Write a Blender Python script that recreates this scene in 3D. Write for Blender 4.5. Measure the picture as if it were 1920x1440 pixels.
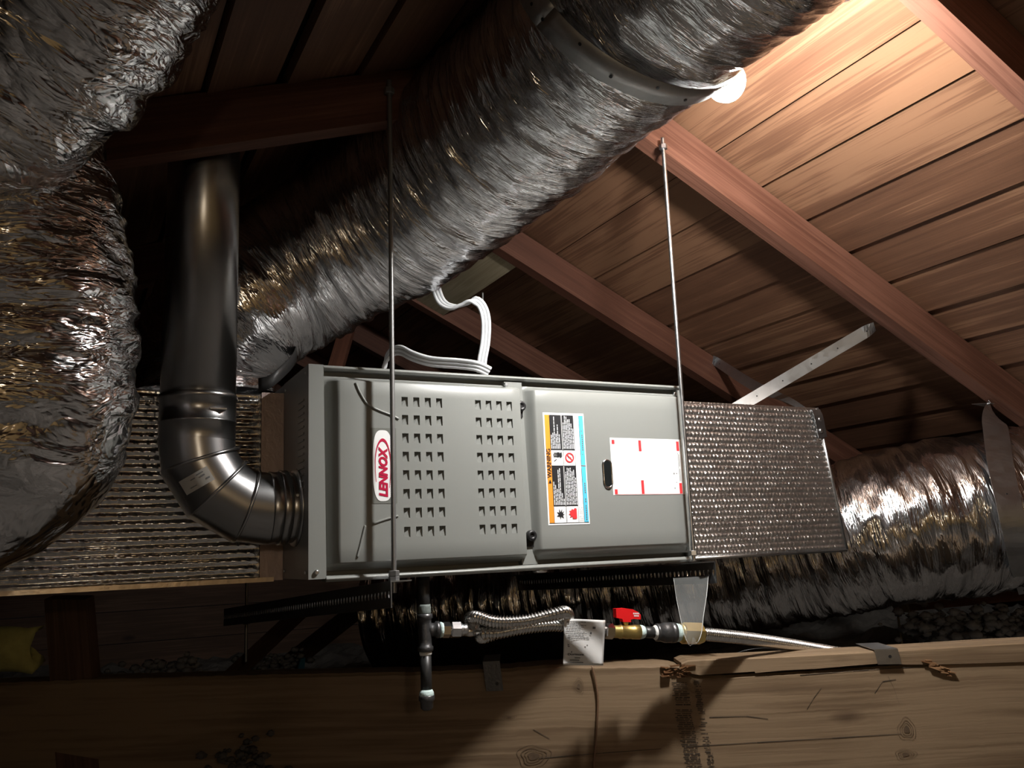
import bpy, math, random
import numpy as np
from mathutils import Vector, Matrix

for o in list(bpy.data.objects): bpy.data.objects.remove(o, do_unlink=True)
SC = bpy.context.scene
COL = SC.collection
ZO = 0.8                       # furnace underside is 0.8 m above the attic floor; all coordinates below are relative to it

# ------------------------------------------------------------------ camera
CAM = np.array([-0.3825, -1.53, 0.0348]); YAW, PITCH, ROLL, FPX = 0.4804, 0.1907, -0.0441, 1614.37
_f = np.array([math.sin(YAW)*math.cos(PITCH), math.cos(YAW)*math.cos(PITCH), math.sin(PITCH)])
_r0 = np.array([math.cos(YAW), -math.sin(YAW), 0.0]); _u0 = np.cross(_r0, _f)
_r = _r0*math.cos(ROLL)+_u0*math.sin(ROLL); _u = -_r0*math.sin(ROLL)+_u0*math.cos(ROLL)
cd = bpy.data.cameras.new('camera'); cam = bpy.data.objects.new('camera', cd); COL.objects.link(cam)
cd.sensor_fit = 'HORIZONTAL'; cd.sensor_width = 36.0; cd.lens = 36.0*FPX/1920.0; cd.clip_start = 0.02; cd.clip_end = 60
M = Matrix.Identity(4)
for i in range(3):
    M[i][0] = _r[i]; M[i][1] = _u[i]; M[i][2] = -_f[i]
M[0][3], M[1][3], M[2][3] = CAM[0], CAM[1], CAM[2]+ZO
cam.matrix_world = M
SC.camera = cam

# ------------------------------------------------------------------ world, exposure, lamp strengths
w = bpy.data.worlds.new('attic_dark'); SC.world = w; w.use_nodes = True
w.node_tree.nodes['Background'].inputs[0].default_value = (0.5, 0.5, 0.55, 1)
w.node_tree.nodes['Background'].inputs[1].default_value = 0.003
SC.view_settings.view_transform = 'Standard'; SC.view_settings.look = 'None'
SC.view_settings.exposure = 0.0; SC.view_settings.gamma = 1.0; SC.view_settings.use_curve_mapping = False
BULB_MAIN = 1420.0              # radiance of the bare bulb in view
BULB_SIDE = 85.0               # bulb just above the picture, between the rafters
BULB_FILL = 170.0               # added fill bulb behind the camera, for warm reflections in the ducts

# ------------------------------------------------------------------ measuring helpers (all give plain 3D points)
def ray(x, y): return _f+_r*(x-960)/FPX-_u*(y-720)/FPX
def dep(x, y, t): return Vector(CAM+ray(x, y)*t)
def onp(x, y, n, k):
    n = np.array(n, float); d = ray(x, y); return Vector(CAM+d*((k-n@CAM)/(n@d)))
def atY(x, y, Y): return onp(x, y, (0, 1, 0), Y)
V = Vector
rnd = random.Random(5)

# ------------------------------------------------------------------ mesh builder
class MB:
    def __init__(s): s.v = []; s.f = []; s.uv = []; s.sm = []
    def face(s, idx, uv=None, smooth=False):
        s.f.append(tuple(idx)); s.uv.append(uv if uv else [(s.v[i][0], s.v[i][2]) for i in idx]); s.sm.append(smooth)
    def quad(s, a, b, c, d, uv=None, smooth=False):
        n = len(s.v); s.v += [V(a), V(b), V(c), V(d)]; s.face((n, n+1, n+2, n+3), uv, smooth); return s
    def poly(s, pts, uv=None):
        n = len(s.v); s.v += [V(p) for p in pts]; s.face(range(n, n+len(pts)), uv); return s
    def beam(s, p0, p1, wv, hv, uo=0.0):
        """box from p0 to p1 with half-extents wv, hv (vectors)"""
        p0, p1, wv, hv = V(p0), V(p1), V(wv), V(hv); L = (p1-p0).length; W = wv.length*2; H = hv.length*2
        n = len(s.v)
        for p in (p0, p1):
            s.v += [p-wv-hv, p+wv-hv, p+wv+hv, p-wv+hv]
        per = [0, W, W+H, 2*W+H, 2*W+2*H]
        for i in range(4):
            j = (i+1) % 4
            s.face((n+i, n+4+i, n+4+j, n+j), [(uo, per[i]), (uo+L, per[i]), (uo+L, per[i+1]), (uo, per[i+1])])
        s.face((n+3, n+2, n+1, n), [(0, 0), (0, W), (.05, W), (.05, 0)])
        s.face((n+4, n+5, n+6, n+7), [(0, 0), (0, W), (.05, W), (.05, 0)])
        return s
    def box(s, lo, hi):
        lo, hi = V(lo), V(hi); c = (lo+hi)/2; d = (hi-lo)/2
        ax = max(range(3), key=lambda i: d[i]); a, b = [i for i in range(3) if i != ax]
        e = V((0, 0, 0)); e[ax] = d[ax]; wv = V((0, 0, 0)); wv[a] = d[a]; hv = V((0, 0, 0)); hv[b] = d[b]
        if e.cross(wv).dot(hv) > 0: wv, hv = hv, wv
        return s.beam(c-e, c+e, wv, hv)
    def grid(s, fn, nu, nv, smooth=True, wrap=False, uvfn=None):
        n = len(s.v); cu = nu if wrap else nu+1
        for j in range(nv+1):
            for i in range(cu): s.v.append(V(fn(i/nu, j/nv)))
        for j in range(nv):
            for i in range(nu):
                i2 = (i+1) % cu
                q = (n+j*cu+i, n+j*cu+i2, n+(j+1)*cu+i2, n+(j+1)*cu+i)
                uv = [(i/nu, j/nv), ((i+1)/nu, j/nv), ((i+1)/nu, (j+1)/nv), (i/nu, (j+1)/nv)]
                if uvfn: uv = [uvfn(*t) for t in uv]
                s.face(q, uv, smooth)
        return s
    def lathe(s, p0, p1, prof, segs=20, smooth=True, phase=0.0, cap=True):
        """prof: list of (distance along axis, radius)"""
        p0, p1 = V(p0), V(p1); ax = (p1-p0).normalized()
        e1 = ax.orthogonal().normalized()
        ref = V((0, 0, 1)) if abs(ax.z) < .9 else V((0, -1, 0)); e1 = (ref-ax*ref.dot(ax)).normalized(); e2 = ax.cross(e1)
        n = len(s.v); m = len(prof)
        for (d, r) in prof:
            for i in range(segs):
                a = 2*math.pi*i/segs+phase; s.v.append(p0+ax*d+(e1*math.cos(a)+e2*math.sin(a))*r)
        for j in range(m-1):
            for i in range(segs):
                i2 = (i+1) % segs
                s.face((n+j*segs+i, n+j*segs+i2, n+(j+1)*segs+i2, n+(j+1)*segs+i),
                       [(i/segs, prof[j][0]), ((i+1)/segs, prof[j][0]), ((i+1)/segs, prof[j+1][0]), (i/segs, prof[j+1][0])], smooth)
        if cap:
            s.face([n+i for i in range(segs)][::-1], [(0, 0)]*segs); s.face([n+(m-1)*segs+i for i in range(segs)], [(0, 0)]*segs)
        return s
    def tube(s, pts, rad, segs=16, smooth=True, cap=True):
        """sweep; rad is a number or list"""
        pts = [V(p) for p in pts]; fr = frames(pts); n = len(s.v); m = len(pts)
        L = 0; Ls = []
        for j, p in enumerate(pts):
            if j: L += (p-pts[j-1]).length
            Ls.append(L); r = rad[j] if hasattr(rad, '__len__') else rad
            e1, e2 = fr[j]
            for i in range(segs):
                a = 2*math.pi*i/segs; s.v.append(p+(e1*math.cos(a)+e2*math.sin(a))*r)
        for j in range(m-1):
            for i in range(segs):
                i2 = (i+1) % segs
                s.face((n+j*segs+i, n+j*segs+i2, n+(j+1)*segs+i2, n+(j+1)*segs+i),
                       [(i/segs, Ls[j]), ((i+1)/segs, Ls[j]), ((i+1)/segs, Ls[j+1]), (i/segs, Ls[j+1])], smooth)
        if cap:
            s.face([n+i for i in range(segs)][::-1], [(0, 0)]*segs); s.face([n+(m-1)*segs+i for i in range(segs)], [(0, 0)]*segs)
        return s
    def prism(s, pts, ext):
        """polygon pushed along ext"""
        pts = [V(p) for p in pts]; ext = V(ext); n = len(s.v); m = len(pts)
        s.v += pts+[p+ext for p in pts]
        s.face(list(range(n, n+m))); s.face(list(range(n+m, n+2*m))[::-1])
        for i in range(m):
            j = (i+1) % m; s.face((n+j, n+i, n+m+i, n+m+j))
        return s
    def mesh(s, name, org):
        me = bpy.data.meshes.new(name)
        me.from_pydata([tuple(p-org) for p in s.v], [], s.f)
        uvl = me.uv_layers.new(name='UVMap')
        flat = [c for f in s.uv for uv in f for c in uv]
        uvl.data.foreach_set('uv', flat)
        me.polygons.foreach_set('use_smooth', s.sm)
        me.validate(); me.update()
        return me
    def build(s, name, mat, parent=None, base=None):
        if parent is not None: org = parent['_b']
        elif base is not None: org = base
        else:
            xs = [p.x for p in s.v]; ys = [p.y for p in s.v]; zs = [p.z for p in s.v]
            org = ((min(xs)+max(xs))/2, (min(ys)+max(ys))/2, min(zs))
        org = V(org)
        me = s.mesh(name, org); me.materials.append(mat)
        o = bpy.data.objects.new(name, me); COL.objects.link(o)
        if parent is not None: o.parent = parent
        else: o.location = org+V((0, 0, ZO))
        o['_b'] = tuple(org)
        return o

def frames(pts):
    m = len(pts); T = []
    for j in range(m):
        a = pts[max(0, j-1)]; b = pts[min(m-1, j+1)]; T.append((b-a).normalized())
    ref = V((0, 0, 1)) if abs(T[0].z) < .9 else V((0, -1, 0))
    e1 = (ref-T[0]*ref.dot(T[0])).normalized(); out = []
    for j in range(m):
        if j:
            q = T[j-1].rotation_difference(T[j]); e1 = q @ e1
            e1 = (e1-T[j]*e1.dot(T[j])).normalized()
        out.append((e1.copy(), T[j].cross(e1)))
    return out
def spline(pts, n):
    """Catmull-Rom through points, resampled to n equal steps"""
    P = [V(p) for p in pts]; P = [P[0]*2-P[1]]+P+[P[-1]*2-P[-2]]; out = []
    for i in range(1, len(P)-2):
        a, b, c, d = P[i-1:i+3]
        for k in range(24):
            t = k/24; out.append(.5*((2*b)+(c-a)*t+(2*a-5*b+4*c-d)*t*t+(3*b-a-3*c+d)*t**3))
    out.append(P[-2]); A = np.array([tuple(p) for p in out])
    L = np.concatenate([[0], np.cumsum(np.linalg.norm(np.diff(A, axis=0), axis=1))]); q = np.linspace(0, L[-1], n)
    return [V((np.interp(t, L, A[:, 0]), np.interp(t, L, A[:, 1]), np.interp(t, L, A[:, 2]))) for t in q]

def tag(o, label, cat=None, group=None, kind=None):
    if label: o['label'] = label
    if cat: o['category'] = cat
    if group: o['group'] = group
    if kind: o['kind'] = kind
    return o
def thing(name, base, label, cat, group=None, kind=None):
    o = bpy.data.objects.new(name, None); COL.objects.link(o); o.empty_display_size = .05
    o.location = V(base)+V((0, 0, ZO)); o['_b'] = tuple(V(base))
    return tag(o, label, cat, group, kind)
def copy_part(src, parent, shift):
    c = src.copy(); COL.objects.link(c); c.parent = parent; c.location = src.location+V(shift); return c

# ------------------------------------------------------------------ materials
def new_mat(name):
    m = bpy.data.materials.new(name); m.use_nodes = True
    nt = m.node_tree; return m, nt, nt.nodes, nt.links, nt.nodes['Principled BSDF']
def plain(name, col, rough=.5, metal=0.0, bump=0.0, bscale=80, var=0.0, coat=0.0, spec=None):
    m, nt, N, L, b = new_mat(name)
    b.inputs['Base Color'].default_value = (*col, 1); b.inputs['Roughness'].default_value = rough; b.inputs['Metallic'].default_value = metal
    b.inputs['Coat Weight'].default_value = coat
    if spec is not None: b.inputs['Specular IOR Level'].default_value = spec
    tc = N.new('ShaderNodeTexCoord'); nz = N.new('ShaderNodeTexNoise'); nz.inputs['Scale'].default_value = bscale; nz.inputs['Detail'].default_value = 4
    L.new(tc.outputs['Object'], nz.inputs['Vector'])
    if bump:
        bp = N.new('ShaderNodeBump'); bp.inputs['Strength'].default_value = bump; bp.inputs['Distance'].default_value = .002
        L.new(nz.outputs['Fac'], bp.inputs['Height']); L.new(bp.outputs['Normal'], b.inputs['Normal'])
    if var:
        mx = N.new('ShaderNodeMix'); mx.data_type = 'RGBA'
        mx.inputs['A'].default_value = (*[c*(1-var) for c in col], 1); mx.inputs['B'].default_value = (*[min(1, c*(1+var)) for c in col], 1)
        L.new(nz.outputs['Fac'], mx.inputs['Factor']); L.new(mx.outputs['Result'], b.inputs['Base Color'])
    return m
def wood(name, dark, mid, light, rough=.65, streak=16.0, blotch=.5, knots=True, bump=.35):
    m, nt, N, L, b = new_mat(name)
    uv = N.new('ShaderNodeUVMap'); oi = N.new('ShaderNodeObjectInfo')
    cx = N.new('ShaderNodeSeparateXYZ'); L.new(uv.outputs['UV'], cx.inputs[0])
    mu = N.new('ShaderNodeMath'); mu.operation = 'MULTIPLY'; mu.inputs[1].default_value = 37.0; L.new(oi.outputs['Random'], mu.inputs[0])
    cb = N.new('ShaderNodeCombineXYZ'); L.new(cx.outputs['X'], cb.inputs['X']); L.new(cx.outputs['Y'], cb.inputs['Y']); L.new(mu.outputs[0], cb.inputs['Z'])
    def noise(sx, sy, detail=4, dist=0.0):
        mp = N.new('ShaderNodeMapping'); mp.inputs['Scale'].default_value = (sx, sy, 1); L.new(cb.outputs[0], mp.inputs['Vector'])
        nz = N.new('ShaderNodeTexNoise'); nz.inputs['Scale'].default_value = 1; nz.inputs['Detail'].default_value = detail; nz.inputs['Distortion'].default_value = dist
        L.new(mp.outputs[0], nz.inputs['Vector']); return nz
    g1 = noise(1.6, streak*2.2, 5, 1.2); g2 = noise(2.5, streak*11, 4, .6); bl = noise(2.2, 5.0, 3, .4)
    a1 = N.new('ShaderNodeMath'); a1.operation = 'MULTIPLY_ADD'; a1.inputs[1].default_value = .55; L.new(g1.outputs['Fac'], a1.inputs[0])
    a2 = N.new('ShaderNodeMath'); a2.operation = 'MULTIPLY'; a2.inputs[1].default_value = .45; L.new(g2.outputs['Fac'], a2.inputs[0]); L.new(a2.outputs[0], a1.inputs[2])
    a3 = N.new('ShaderNodeMath'); a3.operation = 'MULTIPLY_ADD'; a3.inputs[1].default_value = blotch; L.new(bl.outputs['Fac'], a3.inputs[0]); L.new(a1.outputs[0], a3.inputs[2])
    a4 = N.new('ShaderNodeMath'); a4.operation = 'MULTIPLY_ADD'; a4.inputs[1].default_value = .22; L.new(oi.outputs['Random'], a4.inputs[0]); L.new(a3.outputs[0], a4.inputs[2])
    rp = N.new('ShaderNodeValToRGB'); e = rp.color_ramp.elements
    lo = .5*(.55+.45+blotch)*.70; hi = .5*(.55+.45+blotch)*1.30+.22
    e[0].position = lo; e[0].color = (*dark, 1); e[1].position = hi; e[1].color = (*light, 1)
    md = e.new((lo+hi)/2); md.color = (*mid, 1)
    L.new(a4.outputs[0], rp.inputs['Fac']); col = rp.outputs['Color']
    if knots:
        mp = N.new('ShaderNodeMapping'); mp.inputs['Scale'].default_value = (1.7, 4.2, 1); L.new(cb.outputs[0], mp.inputs['Vector'])
        vo = N.new('ShaderNodeTexVoronoi'); vo.inputs['Scale'].default_value = 1; L.new(mp.outputs[0], vo.inputs['Vector'])
        kr = N.new('ShaderNodeValToRGB'); kr.color_ramp.elements[0].position = .03; kr.color_ramp.elements[0].color = (.35, .3, .28, 1); kr.color_ramp.elements[1].position = .085; kr.color_ramp.elements[1].color = (1, 1, 1, 1)
        L.new(vo.outputs['Distance'], kr.inputs['Fac'])
        mx = N.new('ShaderNodeMix'); mx.data_type = 'RGBA'; mx.blend_type = 'MULTIPLY'; mx.inputs['Factor'].default_value = 1
        L.new(col, mx.inputs['A']); L.new(kr.outputs['Color'], mx.inputs['B']); col = mx.outputs['Result']
    L.new(col, b.inputs['Base Color']); b.inputs['Roughness'].default_value = rough; b.inputs['Specular IOR Level'].default_value = .3
    bp = N.new('ShaderNodeBump'); bp.inputs['Strength'].default_value = bump; bp.inputs['Distance'].default_value = .002
    L.new(a1.outputs[0], bp.inputs['Height']); L.new(bp.outputs['Normal'], b.inputs['Normal'])
    return m
def foil(name, col=(.74, .74, .75), rough=.15, su=5.0, sv=42.0, strength=.85, dist=.007, uvw=1.1):
    """crinkled metallised film; UV x = once around (0..1), UV y = metres along"""
    m, nt, N, L, b = new_mat(name)
    b.inputs['Base Color'].default_value = (*col, 1); b.inputs['Metallic'].default_value = 1; b.inputs['Roughness'].default_value = rough
    uv = N.new('ShaderNodeUVMap')
    def layer(sx, sy, skew, kind, detail=3, distn=0.6):
        mp = N.new('ShaderNodeMapping'); mp.inputs['Scale'].default_value = (sx, sy, 1); mp.inputs['Rotation'].default_value = (0, 0, skew)
        sc = N.new('ShaderNodeMapping'); sc.inputs['Scale'].default_value = (uvw, 1, 1); L.new(uv.outputs['UV'], sc.inputs['Vector']); L.new(sc.outputs[0], mp.inputs['Vector'])
        if kind == 'v':
            t = N.new('ShaderNodeTexVoronoi'); t.feature = 'DISTANCE_TO_EDGE'; t.inputs['Scale'].default_value = 1; t.inputs['Randomness'].default_value = 1
            L.new(mp.outputs[0], t.inputs['Vector']); return t.outputs['Distance']
        t = N.new('ShaderNodeTexNoise'); t.inputs['Scale'].default_value = 1; t.inputs['Detail'].default_value = detail; t.inputs['Distortion'].default_value = distn
        L.new(mp.outputs[0], t.inputs['Vector'])
        a = N.new('ShaderNodeMath'); a.operation = 'SUBTRACT'; a.inputs[1].default_value = .5; L.new(t.outputs['Fac'], a.inputs[0])
        c = N.new('ShaderNodeMath'); c.operation = 'ABSOLUTE'; L.new(a.outputs[0], c.inputs[0]); return c.outputs[0]
    h1 = layer(su, sv, .12, 'n'); h2 = layer(su*2.3, sv*2.2, -.25, 'n', 3, 1.0); h3 = layer(su*1.6, sv*.8, .3, 'v')
    a = N.new('ShaderNodeMath'); a.operation = 'MULTIPLY_ADD'; a.inputs[1].default_value = .55; L.new(h2, a.inputs[0]); L.new(h1, a.inputs[2])
    c = N.new('ShaderNodeMath'); c.operation = 'MULTIPLY_ADD'; c.inputs[1].default_value = .35; L.new(h3, c.inputs[0]); L.new(a.outputs[0], c.inputs[2])
    h4 = layer(su*4.5, sv*4.0, .5, 'n', 2, .8)
    c2_ = N.new('ShaderNodeMath'); c2_.operation = 'MULTIPLY_ADD'; c2_.inputs[1].default_value = .30; L.new(h4, c2_.inputs[0]); L.new(c.outputs[0], c2_.inputs[2]); c = c2_
    bp = N.new('ShaderNodeBump'); bp.inputs['Strength'].default_value = strength; bp.inputs['Distance'].default_value = dist
    L.new(c.outputs[0], bp.inputs['Height']); L.new(bp.outputs['Normal'], b.inputs['Normal'])
    return m
def galv(name, col=(.55, .56, .57), rough=.32, scale=70, bump=.05):
    m, nt, N, L, b = new_mat(name); b.inputs['Metallic'].default_value = 1
    tc = N.new('ShaderNodeTexCoord'); vo = N.new('ShaderNodeTexVoronoi'); vo.inputs['Scale'].default_value = scale; L.new(tc.outputs['Object'], vo.inputs['Vector'])
    sp = N.new('ShaderNodeSeparateColor'); L.new(vo.outputs['Color'], sp.inputs[0])
    r1 = N.new('ShaderNodeMapRange'); r1.inputs['To Min'].default_value = rough*.92; r1.inputs['To Max'].default_value = rough*1.1; L.new(sp.outputs[0], r1.inputs['Value']); L.new(r1.outputs[0], b.inputs['Roughness'])
    mx = N.new('ShaderNodeMix'); mx.data_type = 'RGBA'; mx.inputs['A'].default_value = (*[c*.95 for c in col], 1); mx.inputs['B'].default_value = (*[min(1, c*1.05) for c in col], 1)
    L.new(sp.outputs[1], mx.inputs['Factor']); L.new(mx.outputs['Result'], b.inputs['Base Color'])
    nz = N.new('ShaderNodeTexNoise'); nz.inputs['Scale'].default_value = 14; L.new(tc.outputs['Object'], nz.inputs['Vector'])
    bp = N.new('ShaderNodeBump'); bp.inputs['Strength'].default_value = bump; bp.inputs['Distance'].default_value = .004; L.new(nz.outputs['Fac'], bp.inputs['Height']); L.new(bp.outputs['Normal'], b.inputs['Normal'])
    return m
def emit(name, col, strength):
    m, nt, N, L, b = new_mat(name); b.inputs['Base Color'].default_value = (.9, .9, .9, 1)
    b.inputs['Emission Color'].default_value = (*col, 1); b.inputs['Emission Strength'].default_value = strength; return m

W_ROOF = wood('roof_board_wood', (.066, .030, .0165), (.128, .061, .033), (.195, .102, .056), rough=.6, blotch=.6)
W_RAFT = wood('rafter_wood', (.055, .021, .012), (.10, .040, .024), (.15, .066, .042), rough=.6, knots=False)
W_JOIST = wood('beam_wood', (.07, .044, .024), (.155, .102, .058), (.225, .155, .092), streak=9, rough=.75, bump=.6)
W_PALE = wood('blond_wood', (.26, .21, .13), (.36, .30, .19), (.46, .39, .26), knots=False)
W_DARKGAP = plain('black_roofing_felt', (.012, .011, .010), .9)
FOIL = foil('crinkled_foil_film', strength=1.0)
FOIL_N = foil('crinkled_foil_film_loose', su=4.5, sv=19.0, strength=1.0, dist=.018)
FOIL_B = foil('plenum_foil', (.88, .88, .88), .30, 60, 60, .9, .003, 1.0)
FOIL_L = foil('plenum_foil_ridged', (.80, .79, .77), .17, 40, 40, .45, .002, 1.0)
GALV = galv('galvanised_sheet')
GALV_PIPE = plain('galvanised_pipe', (.40, .40, .40), .27, 1.0, .06, 35, .06)
STRAP = galv('strap_metal', (.62, .63, .64), .34, 50, .03)
STRAP_D = galv('dull_strap_metal', (.50, .50, .49), .5, 60, .02)
STEELD = galv('dark_slotted_steel', (.40, .41, .42), .38, 60, .03)
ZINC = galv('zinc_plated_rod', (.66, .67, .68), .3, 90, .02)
PAINT = plain('warm_grey_enamel', (.228, .236, .223), .33, 0, .03, 400, 0, .15)
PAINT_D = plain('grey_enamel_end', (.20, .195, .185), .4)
BLACK = plain('black_plastic', (.012, .012, .013), .4)
IRON = plain('black_iron', (.055, .055, .055), .42, .6, .25, 120, .25)
IRON2 = plain('cast_iron_fitting', (.115, .115, .118), .38, .75, .3, 200, .2)
BRASS = plain('yellow_brass', (.62, .47, .17), .34, .9, .05, 60, .15)
TAPE = plain('pipe_sealant', (.62, .78, .76), .7, 0, .5, 300, .12)
TAPE_W = plain('white_thread_tape', (.75, .75, .72), .6, 0, .4, 300)
CHROME = plain('chrome_nut', (.75, .76, .78), .18, 1.0)
STAINLESS = plain('corrugated_stainless', (.72, .71, .69), .22, 1.0)
RED = plain('red_vinyl_handle', (.72, .012, .015), .35, 0, 0, 10, 0, .2)
PAPER = plain('white_paper', (.80, .80, .79), .5, 0, .15, 60)
WHITE = plain('white_label', (.86, .87, .87), .28)
LABRED = plain('label_red', (.70, .045, .05), .35)
LOGORED = plain('logo_crimson', (.48, .008, .05), .35)
ORANGE = plain('label_orange', (.85, .30, .035), .35)
CYAN = plain('label_cyan', (.10, .55, .78), .35)
INK = plain('label_black', (.018, .018, .02), .4)
INKG = plain('label_grey_ink', (.16, .16, .16), .5)
CLEARLAB = plain('clear_label_film', (.17, .175, .16), .22)
WIREW = plain('white_cable_jacket', (.62, .64, .66), .38)
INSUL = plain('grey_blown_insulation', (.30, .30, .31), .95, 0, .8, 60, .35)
INSUL_D = plain('darkened_blown_insulation', (.085, .075, .065), .95, 0, .8, 60, .35)  # insulation colour darkened so the floor bounces less light
BATT = plain('yellow_batt_insulation', (.34, .30, .09), .95, 0, .8, 50, .3)
BLUE = plain('blue_plastic_scrap', (.05, .22, .34), .5)
DRYWALL = plain('ceiling_drywall_back', (.30, .28, .25), .9, 0, .2, 20)
GABLE = wood('gable_board_wood', (.05, .025, .014), (.08, .042, .024), (.12, .065, .04))
GABLE_P = wood('pale_gable_board_wood', (.42, .26, .10), (.56, .37, .16), (.68, .48, .24))  # unseen near gable, made pale so the ducts reflect warm light
RUBBER = plain('black_flex_tape', (.03, .03, .03), .45, 0, .4, 60)
SOCKET = plain('white_porcelain', (.8, .79, .76), .25)

# ------------------------------------------------------------------ lamps
def bulb(name, c, axis, strength, col, label, socket=True):
    c = V(c); ax = V(axis).normalized(); base = c
    t = thing(name, base, label, 'light bulb')
    pr = [(0.0, .002), (.004, .015), (.012, .026), (.024, .033), (.036, .0335), (.048, .029), (.062, .019), (.072, .0145), (.080, .0135)]
    MB().lathe(c-ax*.03, c+ax, pr, 24).build('glass_globe', emit(name+'_glow', col, strength), t)
    MB().lathe(c+ax*.05, c+ax, [(0, .0136), (.004, .0142), (.008, .0134), (.012, .0142), (.016, .0134), (.024, .012)], 20).build('screw_base', ZINC, t)
    if socket:
        MB().lathe(c+ax*.062, c+ax, [(0, .016), (.002, .022), (.03, .024), (.034, .040), (.046, .042), (.05, .036)], 24).build('lamp_holder', SOCKET, t)
    return t
RS = 0.4527; RN = V((math.sin(RS), 0, math.cos(RS))); RK = 1.2227            # right rafter undersides
RD = V((math.cos(RS), 0, -math.sin(RS)))
LE = math.radians(19.3); LN = V((-math.sin(LE), 0, math.cos(LE))); LK = 0.781   # left rafter undersides
LD = V((math.cos(LE), 0, math.sin(LE)))
B1 = dep(1363, 155, 1.50)
bulb('light_bulb', B1, (.15, .75, .55), BULB_MAIN, (1.0, .98, .95), 'glowing bare light bulb beside the big silver duct under the roof')
B2 = onp(1632, -48, RN, RK+.095-.052)
bulb('light_bulb', B2, (.2, .9, .1), BULB_SIDE, (1.0, .86, .62), 'second bare bulb tucked between the rafters at the top edge', socket=False)
bulb('light_bulb', (-.5, -2.95, .35), (0, 0, 1), BULB_FILL, (1.0, .86, .66), 'third bare bulb, added as unseen fill behind the viewpoint')

# ------------------------------------------------------------------ setting: roof, gables, floor
Y0, Y1 = -3.3, 4.4
ceil = thing('ceiling', (.636, 0, 1.1), 'dark stained board underside of the gable roof', None, None, 'structure')
pitch = .158; TH = .02
u = .4725-pitch*2; i = 0
SLOPE_R = RK+.095
while u < 4.0:
    g = rnd.uniform(.0045, .008); tilt = rnd.uniform(-.0012, .0012)
    if abs(u-.9465) < .01: tilt = .004
    c0 = RD*(u+g/2+pitch/2)+RN*(SLOPE_R+TH/2+.0045+rnd.uniform(0, .0015))
    wv = RD*((pitch-g)/2)-RN*.0042; hv = RN*(TH/2)
    MB().beam(c0+V((0, Y0, 0))-RD*tilt*3, c0+V((0, Y1, 0))+RD*tilt*3, wv, -hv, rnd.uniform(0, 9)).build('plank', W_ROOF, ceil)
    u += pitch
u = .5555; SLOPE_L = LK+.1
while u > -4.4:
    g = rnd.choice((.008, .010, .014)); g = .02 if abs(u-.262) < .06 else g
    c0 = LD*(u-g/2-.0755)+LN*(SLOPE_L+TH/2+rnd.uniform(0, .002))
    MB().beam(c0+V((0, Y0, 0)), c0+V((0, Y1, 0)), LD*((.151-g)/2)+LN*.0042, -LN*(TH/2), rnd.uniform(0, 9)).build('plank', W_ROOF, ceil)
    u -= .151
c0 = LD*(.5555+.10)+LN*(SLOPE_L+TH/2)
MB().beam(c0+V((0, Y0, 0)), c0+V((0, Y1, 0)), LD*.095, -LN*(TH/2), 3).build('plank', W_ROOF, ceil)
fr = MB().beam(RD*-.1+RN*(SLOPE_R+.04)+V((0, (Y0+Y1)/2, 0)), RD*4.1+RN*(SLOPE_R+.04)+V((0, (Y0+Y1)/2, 0)), V((0, (Y1-Y0)/2, 0)), RN*.008)
fr.beam(LD*-4.5+LN*(SLOPE_L+.04)+V((0, (Y0+Y1)/2, 0)), LD*.95+LN*(SLOPE_L+.04)+V((0, (Y0+Y1)/2, 0)), V((0, (Y1-Y0)/2, 0)), LN*.008)
fr.build('roofing_felt', W_DARKGAP, ceil)

RX = .636; RZ = 1.05
right_labels = {
    -2.06: 'right slope rafter behind the viewpoint, next to the near gable', -1.37: 'right slope rafter just over the viewpoint',
    -.6825: 'lit reddish rafter cutting across the upper right corner', .0075: 'long reddish rafter that the bright right threaded rod is bolted to',
    .7975: 'reddish rafter coming down behind the furnace, ending at the twisted strap', 1.4775: 'shorter looking rafter under the blond block, behind the furnace top',
    2.18: 'dim rafter far behind the furnace, second from the back gable', 2.90: 'furthest rafter of the right slope near the back gable', 3.6: 'last right slope rafter against the back gable'}
for y, lab in right_labels.items():
    a = RD*.075+RN*(RK+.0475); b_ = RD*4.05+RN*(RK+.0475)
    r = MB().beam(a+V((0, y, 0)), b_+V((0, y, 0)), V((0, .0225, 0)), RN*.0474, rnd.uniform(0, 9)).build('rafter', W_RAFT)
    tag(r, lab, 'rafter', 'roof rafters')
left_labels = {
    -2.06: 'left slope rafter behind the viewpoint, next to the near gable', -1.37: 'left slope rafter overhead at the viewpoint',
    -.70: 'left slope rafter passing above the silver duct at upper left', -.012: 'dark deep rafter across the upper left that holds the left threaded rod',
    .7975: 'dark left slope rafter just behind the vent pipe', 1.4775: 'left slope rafter second behind the vent pipe',
    2.18: 'left slope rafter far behind the vent pipe', 2.90: 'furthest left slope rafter near the back gable', 3.6: 'last left slope rafter against the back gable'}
for y, lab in left_labels.items():
    a = LD*-4.45+LN*(LK+.05); b_ = LD*.93+LN*(LK+.05)
    r = MB().beam(a+V((0, y, 0)), b_+V((0, y, 0)), V((0, .0225, 0)), LN*.0499, rnd.uniform(0, 9)).build('rafter', W_RAFT)
    tag(r, lab, 'rafter', 'roof rafters')
rb = MB().beam((RX, Y0, RZ+.07), (RX, Y1, RZ+.07), (.012, 0, 0), (0, 0, .075)).build('ridge_board', W_RAFT)
tag(rb, 'ridge board running along the peak of the roof', 'ridge board')
FL = -.8
fl = MB().box((-4.3, Y0, FL-.03), (4.2, Y1, FL)).build('floor', DRYWALL); tag(fl, 'attic floor of ceiling board backs below the insulation', None, None, 'structure')
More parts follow.
